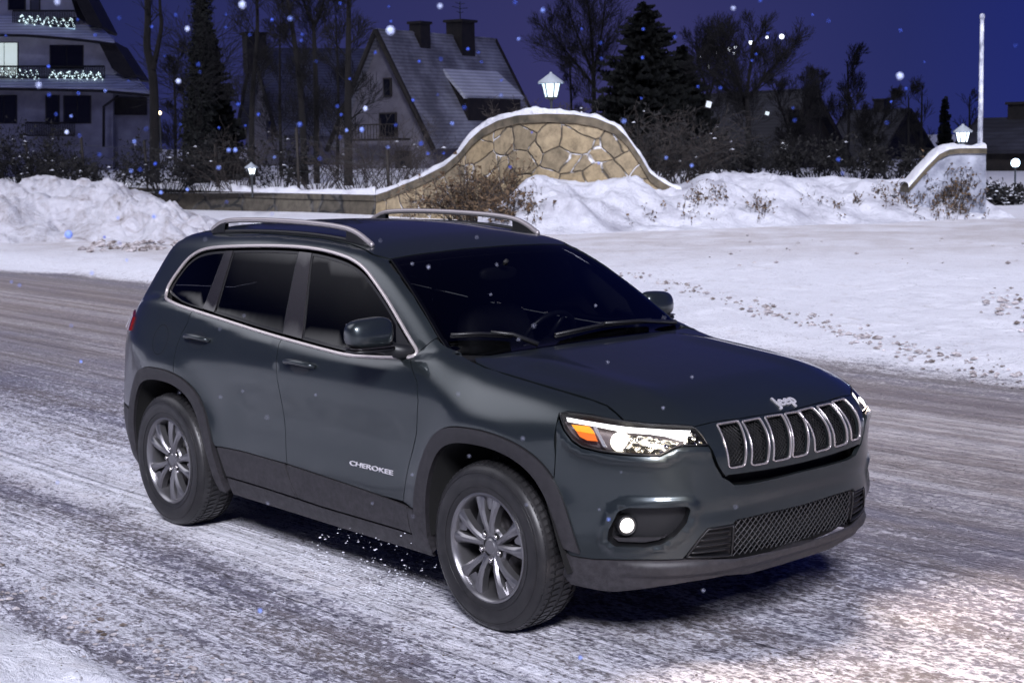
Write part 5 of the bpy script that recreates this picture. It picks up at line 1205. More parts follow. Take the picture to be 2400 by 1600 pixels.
# steep main roof edge running down the right side
facade("main_roof", [(158, -40), (186, -40), (240, 62), (236, 66), (205, 58)], TIMB, 8, front=-.6); facade("main_roof", [(230, 97), (266, 97), (322, 182), (290, 182), (262, 160)], TIMB, 8, front=-.6)
def chwin(x0, y0, x1, y1, m, mull=1, fr_=FRM, f=-.02, lab=None):
    o = facade("window", [(x0-2, y1+2), (x1+2, y1+2), (x1+2, y0-2), (x0-2, y0-2)], fr_, .2, front=f)
    n_ = mull+1; w_ = (x1-x0)/n_
    for k in range(n_): facade("pane", [(x0+k*w_+1, y1), (x0+(k+1)*w_-1, y1), (x0+(k+1)*w_-1, y0), (x0+k*w_+1, y0)], m, .05, o, front=f-.05)
    if lab: tag(o, lab)
LITW = emis("lit_curtain", (.82, .95, .93), .62, (.6, .7, .7))
chwin(-22, 101, 41, 178, LITW, 1, f=.25, lab="lit window with pale curtain"); chwin(118, 108, 194, 160, DGL, 1, f=.25)
chwin(-20, 225, 38, 288, DGL, 1, f=-.05); chwin(108, 225, 138, 290, DGL, 0, f=-.05); chwin(150, 226, 212, 288, DGL, 1, f=-.05)
chwin(20, -10, 58, 22, DGL, 0, f=.5); chwin(72, -10, 92, 24, mat("dim_pane", (.09, .09, .11), .3), 0, f=.5)
def balcony(x0, x1, y0, y1, f):
    mb = MB(); n_ = int((x1-x0)/4)
    for k in range(n_+1): x = x0+(x1-x0)*k/n_; mb.tube([CP(x, y1, f), CP(x, y0, f)], .035, 4)
    mb.tube([CP(x0, y0, f), CP(x1, y0, f)], .06, 5); mb.tube([CP(x0, y1, f), CP(x1, y1, f)], .05, 5); return mb.build("balcony_rail", TIMB, ch)
balcony(-60, 245, 156, 182, -.5); balcony(30, 175, 26, 62, -.2); balcony(60, 175, 288, 318, -.8)
FAIRY = emis("fairy_light", (.72, .95, 1.0), 2.4); TUBE = emis("light_tube", (.45, .75, 1.0), 1.1)
def fairy(label, x0, x1, y0, y1, f, n_, seed, slope=0, line=None):
    """string of lights wound along a balcony: one thing, wire plus bulbs"""
    r_ = np.random.default_rng(seed); t = empty("fairy_light_string", tuple(chO+np.array(CP((x0+x1)/2, y1, f))), 0, label, "fairy lights"); o_ = Vector(t.location)-Vector(tuple(chO)); wire = []; b_ = MB()
    for k in range(n_):
        u = (k+.5)/n_; x = x0+(x1-x0)*u+r_.uniform(-2, 2); ph = (k % 6)/5.; y = y0+(y1-y0)*abs(((u*7) % 1)*2-1)*.8+r_.uniform(0, (y1-y0)*.25)+slope*u
        p = CP(x, y, f-.08)-o_; wire.append(p); q = MB(); rr_ = r_.uniform(.020, .042); q = b_
        q.add([p+Vector(v)*rr_ for v in ((1, 0, 0), (-1, 0, 0), (0, 1, 0), (0, -1, 0), (0, 0, 1), (0, 0, -1))], [(0, 2, 4), (2, 1, 4), (1, 3, 4), (3, 0, 4), (2, 0, 5), (1, 2, 5), (3, 1, 5), (0, 3, 5)])
    bo = b_.build("bulbs", FAIRY, t); tag(bo, kind="stuff"); w_ = MB(); w_.tube(wire, .012, 4); w_.build("wire", IRON, t)
    if line: l_ = MB(); l_.tube([CP(x, y, f-.05)-o_ for x, y in line], .045, 6); l_.build("light_tube", TUBE, t)
fairy("bright fairy lights zigzagging on the upper balcony of the chalet", 42, 176, 32, 58, -.2, 120, 1, 10, [(50, 64), (110, 67), (176, 69)])
fairy("bright fairy lights along the right part of the middle balcony of the chalet", 116, 240, 163, 186, -.5, 120, 2, 4, [(124, 189), (180, 193), (236, 194)])
fairy("sparse fairy lights left of the lit window on the middle balcony", 0, 92, 156, 182, -.5, 46, 3, 6)
mb = MB(); mb.tube([CP(278, 225, -1.0), CP(243, 250, -1.0), CP(243, 345, -1.0)], .09, 6); mb.build("drain_pipe", TIMB, ch)
facade("shop_board", [(266, 228), (344, 228), (344, 270), (266, 270)][::-1], TIMB, .3, front=.6)
# ---------------------------------------------------------------- trees
BARK = vary(mat("dark_bark", (.01, .009, .009), .95), (.003, .0025, .003), (.008, .0065, .007), 6, 6, .6, .03, (1, 1, .3)); TWIG = mat("twigs", (.005, .0045, .006), .95); TWIGB = mat("pale_twigs", (.045, .037, .034), .9)
NEED = vary(mat("spruce_needles", (.01, .014, .012), .9), (.004, .0055, .005), (.010, .012, .011), 3, 4)
def grow(tw, p, d, r, length, lvl, rg, spread, up, minr, nseg=5):
    pts = [p]; rad = [r]; dd = d.normalized()
    for i in range(nseg):
        dd = (dd+Vector((rg.normal(0, .10), rg.normal(0, .10), rg.normal(0, .06)+up*.13))).normalized(); p = p+dd*(length/nseg); pts.append(p); rad.append(max(r*(1-.8*(i+1)/nseg), minr))
    tw.tube(pts, rad, 4 if lvl > 1 else 3, cap=False)
    if lvl <= 0: return
    nb = {4: 6, 3: 6, 2: 5, 1: 4}.get(lvl, 5); ph = rg.uniform(0, 6.28)
    for k in range(nb):
        t = .18+.80*(k+rg.uniform(0, .8))/nb; i = min(int(t*nseg), nseg-1); q = pts[i].lerp(pts[i+1], t*nseg-i); loc = (pts[i+1]-pts[i]).normalized(); ax = loc.orthogonal().normalized(); ax = Matrix.Rotation(ph+k*2.4, 3, loc) @ ax
        sp = spread*rg.uniform(.75, 1.2); nd = (loc*math.cos(sp)+ax*math.sin(sp)).normalized(); grow(tw, q, nd, max(rad[i]*.5, minr), length*(1.0-.35*t)*rg.uniform(.62, .95), lvl-1, rg, spread, up, minr, 4 if lvl > 2 else 3)
def bare_tree(label, px, py_base, py_top, depth, wpx, seed, stems=None, lvl=4, spread=.50, crown_m=TWIG, first=.35, group=None, minr=.0065, base_z=.6, up=.55, crown_scale=1.0, nb=None):
    rg = np.random.default_rng(seed); B = at(px, py_base, depth); B[2] = base_z; s = depth/FPX; root = empty("bare_tree", tuple(B), 0, label, "tree", group)
    tr_ = MB(); tw = MB()
    stems = stems or [[(px, py_base), (px+rg.uniform(-6, 6), (py_base+py_top)/2), (px, py_top)]]
    for st in stems:
        P = [Vector(tuple(at(x, y, depth)-B)) for x, y in st]
        if st[0][1] > 400: P[0].z = -.3
        else: P[0] = P[0]*1.0
        dj = Vector(tuple(HD*rg.normal(0, .5)))
        P = [v+dj*(i/len(P)) for i, v in enumerate(P)]
        P = [Vector(v) for v in smooth_loop(np.array([tuple(v) for v in P]), 2, False)]; n_ = len(P); r0 = wpx*s/2*(1 if st[0][1] > 400 else .6)
        rad = [r0*(1.15-(.55 if st[0][1] > 400 and len(stems) > 1 else .85)*i/(n_-1)) for i in range(n_)]; tr_.tube(P, rad, 10, cap=True)
        Ltot = sum((P[i+1]-P[i]).length for i in range(n_-1)); k_ = nb or max(9, int(Ltot*1.7)); lvl_ = min(lvl, 4); Hall = (430-max(py_top, 0))*s
        f0 = first if st[0][1] > 400 else .12
        for k in range(k_):
            t = f0+(1-f0)*(k+rg.random())/k_; t = min(t, .995); i = min(int(t*(n_-1)), n_-2); q = P[i].lerp(P[i+1], t*(n_-1)-i); tg = (P[i+1]-P[i]).normalized(); a = rg.uniform(0, 2*math.pi); o_ = Vector((math.cos(a), math.sin(a), .15))
            dv = (tg*.55+o_*.62).normalized(); grow(tw, q, dv, max(r0*.30*(1.1-.6*t), minr), Hall*.27*rg.uniform(.6, 1.15)*crown_scale*(1.1-.65*t), lvl_-1, rg, spread, up, minr)
    tr_.build("trunk", BARK, root); tw.build("crown", crown_m, root); return root
bare_tree("dark trunk forking into two tall stems right of the chalet", 361, 430, 0, 60, 22, 1, [[(361, 430), (362, 300), (360, 200), (354, 155), (341, 110), (346, 50), (342, -40)], [(358, 165), (366, 120), (376, 60), (369, 20), (366, -40)]], lvl=2, first=.75, crown_scale=.6)
bare_tree("slender curving dark trunk left of the middle dark house", 588, 420, -30, 57, 15, 3, [[(590, 430), (586, 240), (600, 80), (592, -60)]], lvl=4, first=.3, crown_scale=.8)
bare_tree("dark leaning trunk in front of the middle dark house", 700, 430, -30, 56, 17, 4, [[(716, 430), (706, 200), (686, 60), (665, -60)]], lvl=4, first=.3, crown_scale=.8)
bare_tree("Y shaped bare tree between the dark house and the gabled house", 738, 430, -30, 58, 14, 5, [[(742, 430), (742, 200), (737, 60)], [(737, 62), (716, 20), (700, -50)], [(737, 62), (752, 25), (768, -50)]], lvl=4, first=.2, crown_scale=.9)
bare_tree("thick straight dark trunk just left of the gabled house", 814, 430, -30, 54, 22, 6, [[(816, 430), (814, 200), (816, -60)]], lvl=4, first=.25, crown_scale=.8)
bare_tree("wide bare tree left of the tall spruce", 1392, 430, -20, 74, 12, 7, [[(1394, 430), (1392, 210), (1390, 150)], [(1392, 180), (1360, 100), (1330, 20)], [(1392, 170), (1410, 80), (1420, -20)], [(1391, 200), (1345, 140), (1285, 70)], [(1391, 160), (1385, 60), (1372, -30)]], lvl=4, first=.35, crown_scale=.9, minr=.007)
bare_tree("broad bare tree in front of the dim house with the string of slope lights above", 1748, 430, 70, 66, 15, 8, [[(1756, 430), (1752, 280), (1746, 230)], [(1748, 250), (1720, 160), (1690, 100)], [(1748, 250), (1760, 150), (1770, 80)], [(1748, 240), (1800, 170), (1842, 120)], [(1748, 260), (1690, 200), (1655, 160)]], lvl=4, first=.3, minr=.007, crown_scale=.95)
bare_tree("thin bare tree above the dim house's right slope", 1920, 430, 190, 90, 9, 9, lvl=4, first=.4, minr=.011)
bare_tree("thin upright bare tree left of the small far house", 1984, 430, 145, 92, 9, 10, lvl=4, first=.25, minr=.011, spread=.4)
bare_tree("narrow bare tree right of the small far house", 2166, 430, 215, 88, 8, 11, lvl=3, first=.3, minr=.011, spread=.4)
bare_tree("small bare tree behind the white pole", 2277, 430, 225, 88, 8, 12, lvl=3, first=.3, minr=.011)
bare_tree("small pale bare tree above the snow heap between the chalet and the ivy trunk", 410, 430, 150, 78, 9, 14, lvl=4, first=.2, minr=.012)
def conifer(label, px, py_base, py_top, depth, halfw_px, seed, base_z=.6, name="spruce_tree", dense=1.0, twigw=1.0, pw_=.8):
    rg = np.random.default_rng(seed); B = at(px, py_base, depth); B[2] = base_z; T = at(px, py_top, depth); H = T[2]-base_z; Wm = halfw_px*depth/FPX
    root = empty(name, tuple(B), 0, label, "tree"); tr_ = MB(); tr_.tube([(0, 0, -.2), (0, 0, H*.5), (0, 0, H)], [H*.022, H*.013, .02], 8); tr_.build("trunk", BARK, root); c = MB(); layers = int(52*dense)
    for k in range(layers):
        t = (k+.5)/layers; z = H*(.04+.96*t)+rg.normal(0, .06); r = Wm*(1-t)**pw_*rg.uniform(.55, 1.15)+.10; nb = int((8+16*(1-t))*dense)
        for j in range(nb):
            a = rg.uniform(0, 2*math.pi); rr_ = r*rg.uniform(.7, 1.1); dr = -rg.uniform(.05, .45)*rr_; n_ = 7; base = Vector((0, 0, z+rg.normal(0, H*.016))); dirv = Vector((math.cos(a), math.sin(a), 0)); side = Vector((-math.sin(a), math.cos(a), 0)); pts = [base+dirv*(rr_*u)+Vector((0, 0, dr*u*(1.5-u)+.06*rr_*u*u)) for u in np.linspace(0, 1, n_)]
            for i in range(1, n_):
                u = i/(n_-1); w = (.14+.26*rr_*(1-u*.75))*.62*twigw
                for s in (-1, 1):
                    for q_ in range(3):
                        p = pts[i-1].lerp(pts[i], rg.random()); e = p+side*(s*w*rg.uniform(.6, 1.2))+dirv*(w*.6)+Vector((0, 0, -w*rg.uniform(.1, .7))); f = dirv*.06+Vector((0, 0, .055+.025*rr_)); c.add([p-f, p+f, e], [(0, 1, 2)])
            c.tube(pts, [.03*(1-i/(n_-1))+.008 for i in range(n_)], 3, cap=False)
    c.build("crown", NEED, root); return root
bare_tree("bare tree rising right behind the shorter spruce", 1668, 430, 95, 82, 10, 201, [[(1668, 430), (1664, 260), (1660, 200)], [(1662, 230), (1640, 160), (1628, 110)], [(1662, 230), (1680, 160), (1690, 90)]], lvl=4, first=.3, minr=.008)
bare_tree("bushy bare tree hiding the right slope of the dim gabled house", 1858, 430, 190, 70, 10, 202, [[(1862, 430), (1860, 330)], [(1860, 340), (1835, 260), (1820, 205)], [(1860, 340), (1880, 260), (1895, 195)]], lvl=4, first=.2, minr=.008)
bare_tree("low wide bare tree in front of the small far house", 2046, 430, 225, 72, 9, 203, [[(2046, 430), (2044, 345)], [(2044, 350), (2015, 290), (2000, 240)], [(2044, 350), (2070, 280), (2085, 230)]], lvl=4, first=.2, minr=.008)
bare_tree("bare tree between the small far house and the narrow young spruce", 2130, 430, 225, 80, 8, 204, lvl=4, first=.15, minr=.009)
bare_tree("dense bare tree filling the gap right of the arch lantern", 1336, 430, 130, 80, 9, 205, lvl=4, first=.2, minr=.008, crown_scale=.8)
bare_tree("faint bare tree between the dark trunk pair and the ivy trunk", 430, 430, 210, 90, 9, 206, lvl=4, first=.1, minr=.01)
bare_tree("bare tree behind the leaning trunk and the dark house ridge", 660, 430, 60, 72, 9, 207, lvl=4, first=.2, minr=.007)
bare_tree("bare tree whose branches cross the left slope of the gabled house", 790, 430, 40, 70, 9, 208, lvl=4, first=.2, minr=.007)
conifer("tall pointed dark spruce behind the right shoulder of the stone arch", 1511, 430, 16, 72, 150, 21, dense=1.3, pw_=.58)
conifer("shorter dark spruce right of the tall spruce", 1600, 430, 118, 76, 105, 22, dense=1.2, pw_=.6)
conifer("dark spruce with narrow top close to the ivy covered trunk", 505, 430, 66, 66, 82, 23, dense=1.2, pw_=.75)
conifer("narrow young spruce right of the small far house", 2212, 430, 232, 92, 20, 24, dense=.7)
def ivy_trunk():
    B = at(466, 430, 61); B[2] = .6; root = empty("ivy_tree", tuple(B), 0, "thick dark trunk wrapped in ivy left of the narrow spruce", "tree"); rg = np.random.default_rng(31); t = MB(); P = [Vector(tuple(at(x, y, 61)-B)) for x, y in ((462, 430), (465, 250), (470, 120), (474, -50))]; P[0].z = -.3; t.tube(P, [.30, .24, .2, .16], 10); t.build("trunk", BARK, root); c = MB()
    for k in range(7000):
        u = rg.random(); f = u*3; i = min(int(f), 2); p = P[i].lerp(P[i+1], f-i); a = rg.uniform(0, 2*math.pi); rr_ = (.22+.25*rg.random()**2)*(1+.9*(1-u)**2); p = p+Vector((math.cos(a)*rr_, math.sin(a)*rr_, 0)); s = .055; v = [p+Vector(tuple(rg.normal(0, s, 3))) for _ in range(3)]; c.add(v, [(0, 1, 2)])
    c.build("ivy", NEED, root)
    tw = MB()
    for k in range(26): grow(tw, P[1].lerp(P[2], rg.random()*1.5-.4), Vector((rg.choice([-1, 1])*1., rg.normal(0, .5), .35)), .03, 2.2, 2, rg, .5, .2, .007)
    tw.build("crown", TWIG, root)
ivy_trunk()
# ---------------------------------------------------------------- shrubs
SNOWT = mat("snow_on_twigs", (.75, .77, .85), .7)
def shrub(label, px, py_base, py_top, depth, halfw_px, seed, m=TWIG, n_=55, base_z=.62, leaf=None, leaf_n=0, snow=0, name="shrub", droop=.2, thick=.012, leaf_s=.05, cat="shrub"):
    rg = np.random.default_rng(seed); B = at(px, py_base, depth); B[2] = base_z if base_z is not None else B[2]; T = at(px, py_top, depth); H = T[2]-B[2]; Wm = halfw_px*depth/FPX; root = empty(name, tuple(B), 0, label, cat); tw = MB(); lf = MB(); sn = MB()
    for k in range(n_):
        a = rg.uniform(0, 2*math.pi); rr_ = Wm*math.sqrt(rg.random()); b0 = Vector(tuple(RD*(math.cos(a)*rr_*.8)+HD*(math.sin(a)*min(rr_, 1.2)*.6)))
        dv = Vector(tuple(RD*math.cos(a)*.55+HD*math.sin(a)*.4))+Vector((0, 0, 1)); Lb = H*rg.uniform(.55, 1.15); p = b0; pts = [p]; dd = dv.normalized()
        for i in range(7):
            dd = (dd+Vector((rg.normal(0, .22), rg.normal(0, .22), rg.normal(0, .12)-droop*i*.09))).normalized(); p = p+dd*(Lb/7); pts.append(p)
            if i > 1:
                for _ in range(2):
                    q = [p]; e = (dd+Vector((rg.normal(0, .9), rg.normal(0, .9), rg.normal(0, .5)))).normalized()
                    for __ in range(3): e = (e+Vector((rg.normal(0, .3), rg.normal(0, .3), rg.normal(0, .25)))).normalized(); q.append(q[-1]+e*(Lb*.07))
                    tw.tube(q, thick*.5, 3, cap=False)
                    for __ in range(leaf_n):
                        c = q[rg.integers(0, 4)]+Vector(tuple(rg.normal(0, .05, 3))); lf.add([c+Vector(tuple(rg.normal(0, leaf_s, 3))) for _ in range(3)], [(0, 1, 2)])
                    if snow and rg.random() < snow:
                        c = q[2]+Vector((0, 0, .02)); s = rg.uniform(.03, .09); ang = rg.uniform(0, 3); vv = [c+Vector((s*math.cos(ang+t), s*math.sin(ang+t), 0)) for t in (0, 1.6, 3.1, 4.7)]; sn.add(vv+[c+Vector((0, 0, s*.5))], [(0, 1, 4), (1, 2, 4), (2, 3, 4), (3, 0, 4)])
        tw.tube(pts, [thick*(1.3-.9*i/7) for i in range(8)], 4, cap=False)
    tw.build("stems", m, root)
    if lf.v: lf.build("leaves", leaf, root)
    if sn.v: tag(sn.build("snow_tufts", SNOWT, root), kind="stuff")
    return root
BROWN = vary(mat("dry_brown_leaves", (.10, .06, .03), .8), (.06, .036, .02), (.17, .11, .06), 8, 3); DLEAF = vary(mat("dark_hedge_leaves", (.02, .02, .016), .8), (.005, .005, .006), (.013, .012, .012), 5, 3)
shrub("rounded dark snow dusted shrub at the far left below the chalet", 45, 432, 300, 52, 75, 41, leaf=DLEAF, leaf_n=3, snow=.05, n_=80)
for i, (x, t_, w_, lab, nn, pale) in enumerate(((170, 345, 60, "low tangled shrub right of the rounded dark shrub", 40, 0), (270, 350, 55, "tangled bare shrub left of the forked trunk", 40, 0), (395, 322, 55, "tangled bare shrub right of the forked trunk", 45, 0), (480, 320, 50, "dark bare shrub at the foot of the ivy covered trunk", 45, 0), (560, 300, 60, "bare shrub behind the small low lantern", 50, 1), (655, 318, 55, "bare shrub right of the small low lantern", 45, 0), (745, 322, 55, "bare shrub under the Y shaped tree", 45, 1), (845, 300, 60, "vine like pale shrub in front of the gabled house wall", 55, 1), (925, 282, 55, "arching pale shrub before the gabled house, left of the arch", 50, 1), (1000, 330, 40, "pale twiggy shrub touching the left slope of the arch", 30, 1))):
    shrub(lab, x, 440, t_, 50-i*.35, w_, 50+i, m=TWIGB if pale else TWIG, n_=int(nn*.8), snow=.012, thick=.010, leaf=DLEAF, leaf_n=0 if pale else 2)
for i, (x, t_, w_, lab, nn, d_) in enumerate(((1190, 232, 45, "thin twiggy shrub above the left shoulder of the arch", 22, 41), (1250, 236, 30, "low twiggy shrub at the left of the arch lantern", 16, 41), (1340, 232, 35, "low twiggy shrub at the right of the arch lantern", 16, 41), (1520, 262, 55, "curly pale shrub right of the arch", 60, 42), (1600, 262, 55, "curly pale snow dusted shrub below the shorter spruce", 55, 44), (1700, 318, 60, "dense dark shrub left of the broad bare tree", 50, 50), (1800, 322, 60, "dense dark shrub right of the broad bare tree", 50, 50), (1905, 325, 60, "dense dark shrub behind the middle of the snow bank", 50, 50), (2010, 330, 60, "dense dark shrub left of the curved pillar", 50, 50), (2095, 345, 50, "dense dark shrub touching the curved pillar", 45, 49))):
    shrub(lab, x, 440 if d_ > 41 else 300, t_, d_, w_, 70+i, m=TWIGB if i < 5 else TWIG, n_=nn, snow=.012, leaf=DLEAF, leaf_n=0 if i < 3 else 2, base_z=.62 if d_ > 41 else zA-.5)
G = ground(1110, 528); shrub("dry brown leafy bush against the foot of the stone arch", 1130, 528, 384, depth_of(G)-.9, 95, 91, m=TWIGB, n_=90, base_z=0.0, leaf=BROWN, leaf_n=4, snow=0, thick=.012, leaf_s=.035, droop=.5)
shrub("dry brown bush poking through the snow by the arch bank", 1215, 540, 428, depth_of(ground(1215, 545))-.2, 38, 92, m=TWIGB, n_=26, base_z=0.2, leaf=BROWN, leaf_n=3, leaf_s=.04, droop=.5)
from mathutils.bvhtree import BVHTree
def bvh_of(names):
    V = []; Fs = []
    for o in bpy.data.objects:
        if o.type == 'MESH' and (o.name in names or (o.parent and o.parent.name in names)):
            M = o.matrix_world if o.parent is None else Matrix.Translation(o.parent.location); k = len(V); V += [M @ v.co for v in o.data.vertices]; Fs += [tuple(i+k for i in p.vertices) for p in o.data.polygons]
    return BVHTree.FromPolygons(V, Fs)
BANK = bvh_of(("snow_bank", "curved_wall_end", "arched_stone_wall"))
def weeds(label, px, py, wpx, hpx, seed, n_=26, h=.24, leafs=(2, 5), ls=.024):
    rg = np.random.default_rng(seed); tw = MB(); lf = MB(); root = None
    for k in range(n_):
        x, y = px+rg.normal(0, wpx*.5), py+rg.normal(0, hpx*.5); hit = BANK.ray_cast(Vector(tuple(CAM)), Vector(tuple(px_ray(x, y))).normalized(), 90)
        if hit[0] is None: continue
        if root is None: root = empty("dry_weed", tuple(hit[0]), 0, label, "dry plant")
        p = hit[0]-Vector(root.location)-Vector(tuple(HD))*.02; nrm = Vector(tuple(-HD))*.4+Vector((0, 0, 1)); q = [p-nrm*.05, p+nrm*h*.2, p+nrm*h*rg.uniform(.25, .5)+Vector(tuple(rg.normal(0, .06, 3)))]; tw.tube(q, .005, 3, cap=False)
        for _ in range(rg.integers(*leafs)): c = q[rg.integers(1, 3)]+Vector(tuple(rg.normal(0, .045, 3))); lf.add([c+Vector(tuple(rg.normal(0, ls, 3))) for _ in range(4)], [(0, 1, 2), (1, 2, 3)])
    if root: tag(tw.build("stalks", TWIGB, root), kind="stuff"); tag(lf.build("seed_heads", BROWN, root), kind="stuff")
for i, (x, y, w_, h_, lab, nn) in enumerate(((1655, 462, 60, 34, "dry weed heads on the snow bank right below the end of the arch", 60), (1783, 488, 30, 26, "dark dry weed clump in the middle of the snow bank left part", 34), (1967, 494, 8, 18, "pair of dry weed tufts low in the middle of the snow bank", 9), (2008, 468, 10, 16, "tiny dry weed tuft high in the middle of the snow bank", 10), (2112, 468, 40, 26, "dry weeds on the snow bank left of the pillar", 46), (2058, 448, 12, 12, "small dry stalks near the crest left of the pillar", 10), (2235, 468, 70, 56, "thick brown dry climber at the foot of the curved pillar", 240), (1570, 506, 90, 20, "scattered dry stalks low on the snow bank near the arch", 16), (1240, 490, 40, 50, "dry brown stalks on the bank under the left part of the arch", 60), (1900, 470, 60, 14, "few loose dry stalks in the middle of the snow bank", 7))):
    weeds(lab, x, y, w_, h_, 100+i, nn)
# fence along the left garden wall
fe = empty("wire_fence", tuple(ground(440, 495)+HD*.6+[0, 0, .7]), 0, "wire fence with dark posts on the left garden wall", "fence"); fo = np.array(fe.location); tops = []
for x, yt in ((60, 330), (190, 322), (338, 330), (504, 338), (695, 300), (908, 352)):
    B = ground(x, np.interp(x, [0, 880], [489, 510]))+HD*.7; B[2] = .6; T = at(x, yt, depth_of(B)); mb = MB(); mb.tube([B-fo, T-fo], .045, 6); mb.build("post", TIMB, fe); tops.append((B-fo, T-fo))
mb = MB()
for f_ in (.35, .6, .85):
    mb.tube([b_*(1-f_)+t_*f_ for b_, t_ in tops], .006, 3)
mb.build("wires", IRON, fe)
shrub("low black snow laden hedge bush right beside the pillar", 2340, 515, 432, 43, 34, 95, n_=45, base_z=0, snow=.45, leaf=DLEAF, leaf_n=3, droop=.6)
shrub("low black snow laden hedge bush cut by the right edge of the frame", 2410, 515, 428, 45, 50, 96, n_=55, base_z=0, snow=.45, leaf=DLEAF, leaf_n=3, droop=.6)
# slope lights on the far hillside
for i, (x, y) in enumerate(((868, 225), (778, 230), (677, 263), (585, 290), (578, 328), (548, 303), (512, 318), (475, 325), (455, 335), (432, 345), (420, 408), (365, 355))):
    P = at(1500+x/2.613, y/2.613, 330); r_ = 1.12*(.46, .30, .40, .26, .26, .38, .28, .18, .18, .18, .34, .30)[i]; t = empty("slope_lamp", tuple(P), 0, "tiny white lamp in the row of lights on the distant ski slope", "lamp", "row of lamps on the far ski slope")
    mb = MB(); mb.lathe([(0, r_), (r_*.7, r_*.7), (r_, 0), (r_*.7, -r_*.7), (0, -r_)], 8, 'z'); mb.build("lamp_head", emis("slope_lamp_lit", (.85, .9, 1), 3.5), t); mb = MB(); mb.tube([(0, 0, -r_), (0, 0, -1.6)], .04, 4); mb.build("pole", IRON, t)
# ---------------------------------------------------------------- snow lumps, spray and falling flakes
CLOD = vary(mat("dirty_snow_clods", (.5, .45, .42), .8), (.10, .075, .06), (.62, .58, .60), 9, 3)
def clods(name, label, pts, m):
    mb = MB()
    for (x, y, z, s) in pts:
        h = rng.uniform(.6, 1.0); v = []
        for (a, b_, c) in ((1, 0, 0), (-1, 0, 0), (0, 1, 0), (0, -1, 0), (0, 0, .8), (0, 0, -.4), (.7, .7, .3), (-.7, .6, .2), (.6, -.7, .4), (-.6, -.7, .3)):
            k = s*rng.uniform(.7, 1.2); v.append((x+a*k, y+b_*k, z+c*k*h))
        n0 = len(mb.v); bm = bmesh.new(); vv = [bm.verts.new(q) for q in v]; r = bmesh.ops.convex_hull(bm, input=vv); bm.verts.index_update(); vs = [tuple(q.co) for q in bm.verts]; fs = [tuple(w.index for w in f.verts) for f in bm.faces]; bm.free(); mb.add(vs, fs)
    return tag(mb.build(name, m), label, None, None, "stuff")
pts = []
for k in range(260):        # crumbled edge of the near verge
    x = rng.uniform(-3.2, 1.2); y = -2.12+rng.normal(0, .10); pts.append((x, y, .012, rng.uniform(.005, .020)))
for k in range(340):        # ploughed edge on the far side of the road
    t = rng.random(); x, y = (np.interp(t, [0, .15, .35, .65, 1], [-1.2, -1.9, -3.4, -5.9, -11.5]), np.interp(t, [0, .15, .35, .65, 1], [6.4, 6.7, 7.4, 8.6, 11.9])); pts.append((x+rng.normal(0, .18), y+rng.normal(0, .16), .03, abs(rng.normal(0, .018))+.008))
for k in range(60):
    g_ = ground(rng.normal(2375, 45), rng.normal(735, 22)); pts.append((g_[0], g_[1], .05, rng.uniform(.02, .06)))
for k in range(30):
    g_ = ground(rng.uniform(1500, 2400), rng.uniform(560, 640)); pts.append((g_[0], g_[1], .03, rng.uniform(.01, .05)))
for k in range(90):
    g_ = ground(rng.uniform(190, 470), rng.normal(586, 6)); pts.append((g_[0], g_[1], .04, rng.uniform(.04, .12)))
pts = [(x, y, float(ground_z(np.array([x]), np.array([y]))[0])+z*.3, q) for x, y, z, q in pts]
clods("snow_crumbs", "dirty crumbs of broken snow along the edges of the road", pts, CLOD)
GRIT = vary(mat("dark_grit", (.05, .04, .05), .8), (.02, .018, .035), (.10, .07, .055), 9, 3); pts = []
for k in range(900):
    X_, Y_ = (rng.uniform(900, 2400), rng.uniform(1050, 1600)) if k < 600 else (rng.uniform(0, 1200), rng.uniform(1250, 1600)); g_ = ground(X_, Y_)
    if -3.6 < g_[0] < 1.0 and abs(g_[1]) < .95: continue
    pts.append((g_[0], g_[1], float(ground_z(np.array([g_[0]]), np.array([g_[1]]))[0]), rng.uniform(.002, .0075)))
clods("road_grit", "dark grit and frozen dirt crumbs scattered on the packed road snow", pts, GRIT)
SPR = mat("spray_snow", (.85, .87, .95), .6); pts = []
for k in range(260):
    t = rng.random(); pts.append((-.45-rng.random()**1.3*.85, -.92+rng.normal(0, .09)-.12*t, abs(rng.normal(.03, .16)), rng.uniform(.002, .0065)))
for k in range(70):
    pts.append((-3.1-rng.random()*.4, -.85+rng.normal(0, .1), abs(rng.normal(.02, .1)), rng.uniform(.002, .006)))
clods("snow_spray", "fine snow thrown up behind the front wheel", pts, SPR)
FL = [mat("falling_flake_white", (.60, .68, 1.0), .6), mat("falling_flake_blue", (.05, .12, .75), .6), mat("falling_flake_pale", (.26, .38, 1.0), .6), mat("falling_flake_dim", (.22, .23, .30), .6)]
for m_ in FL: m_.node_tree.nodes["Principled BSDF"].inputs['Subsurface Weight'].default_value = 0
flakes = []      # (px, py, radius px, tone)
def F_(pts, ox, oy, k): flakes.extend((ox+x/k, oy+y/k, r/k, c) for x, y, r, c in pts)
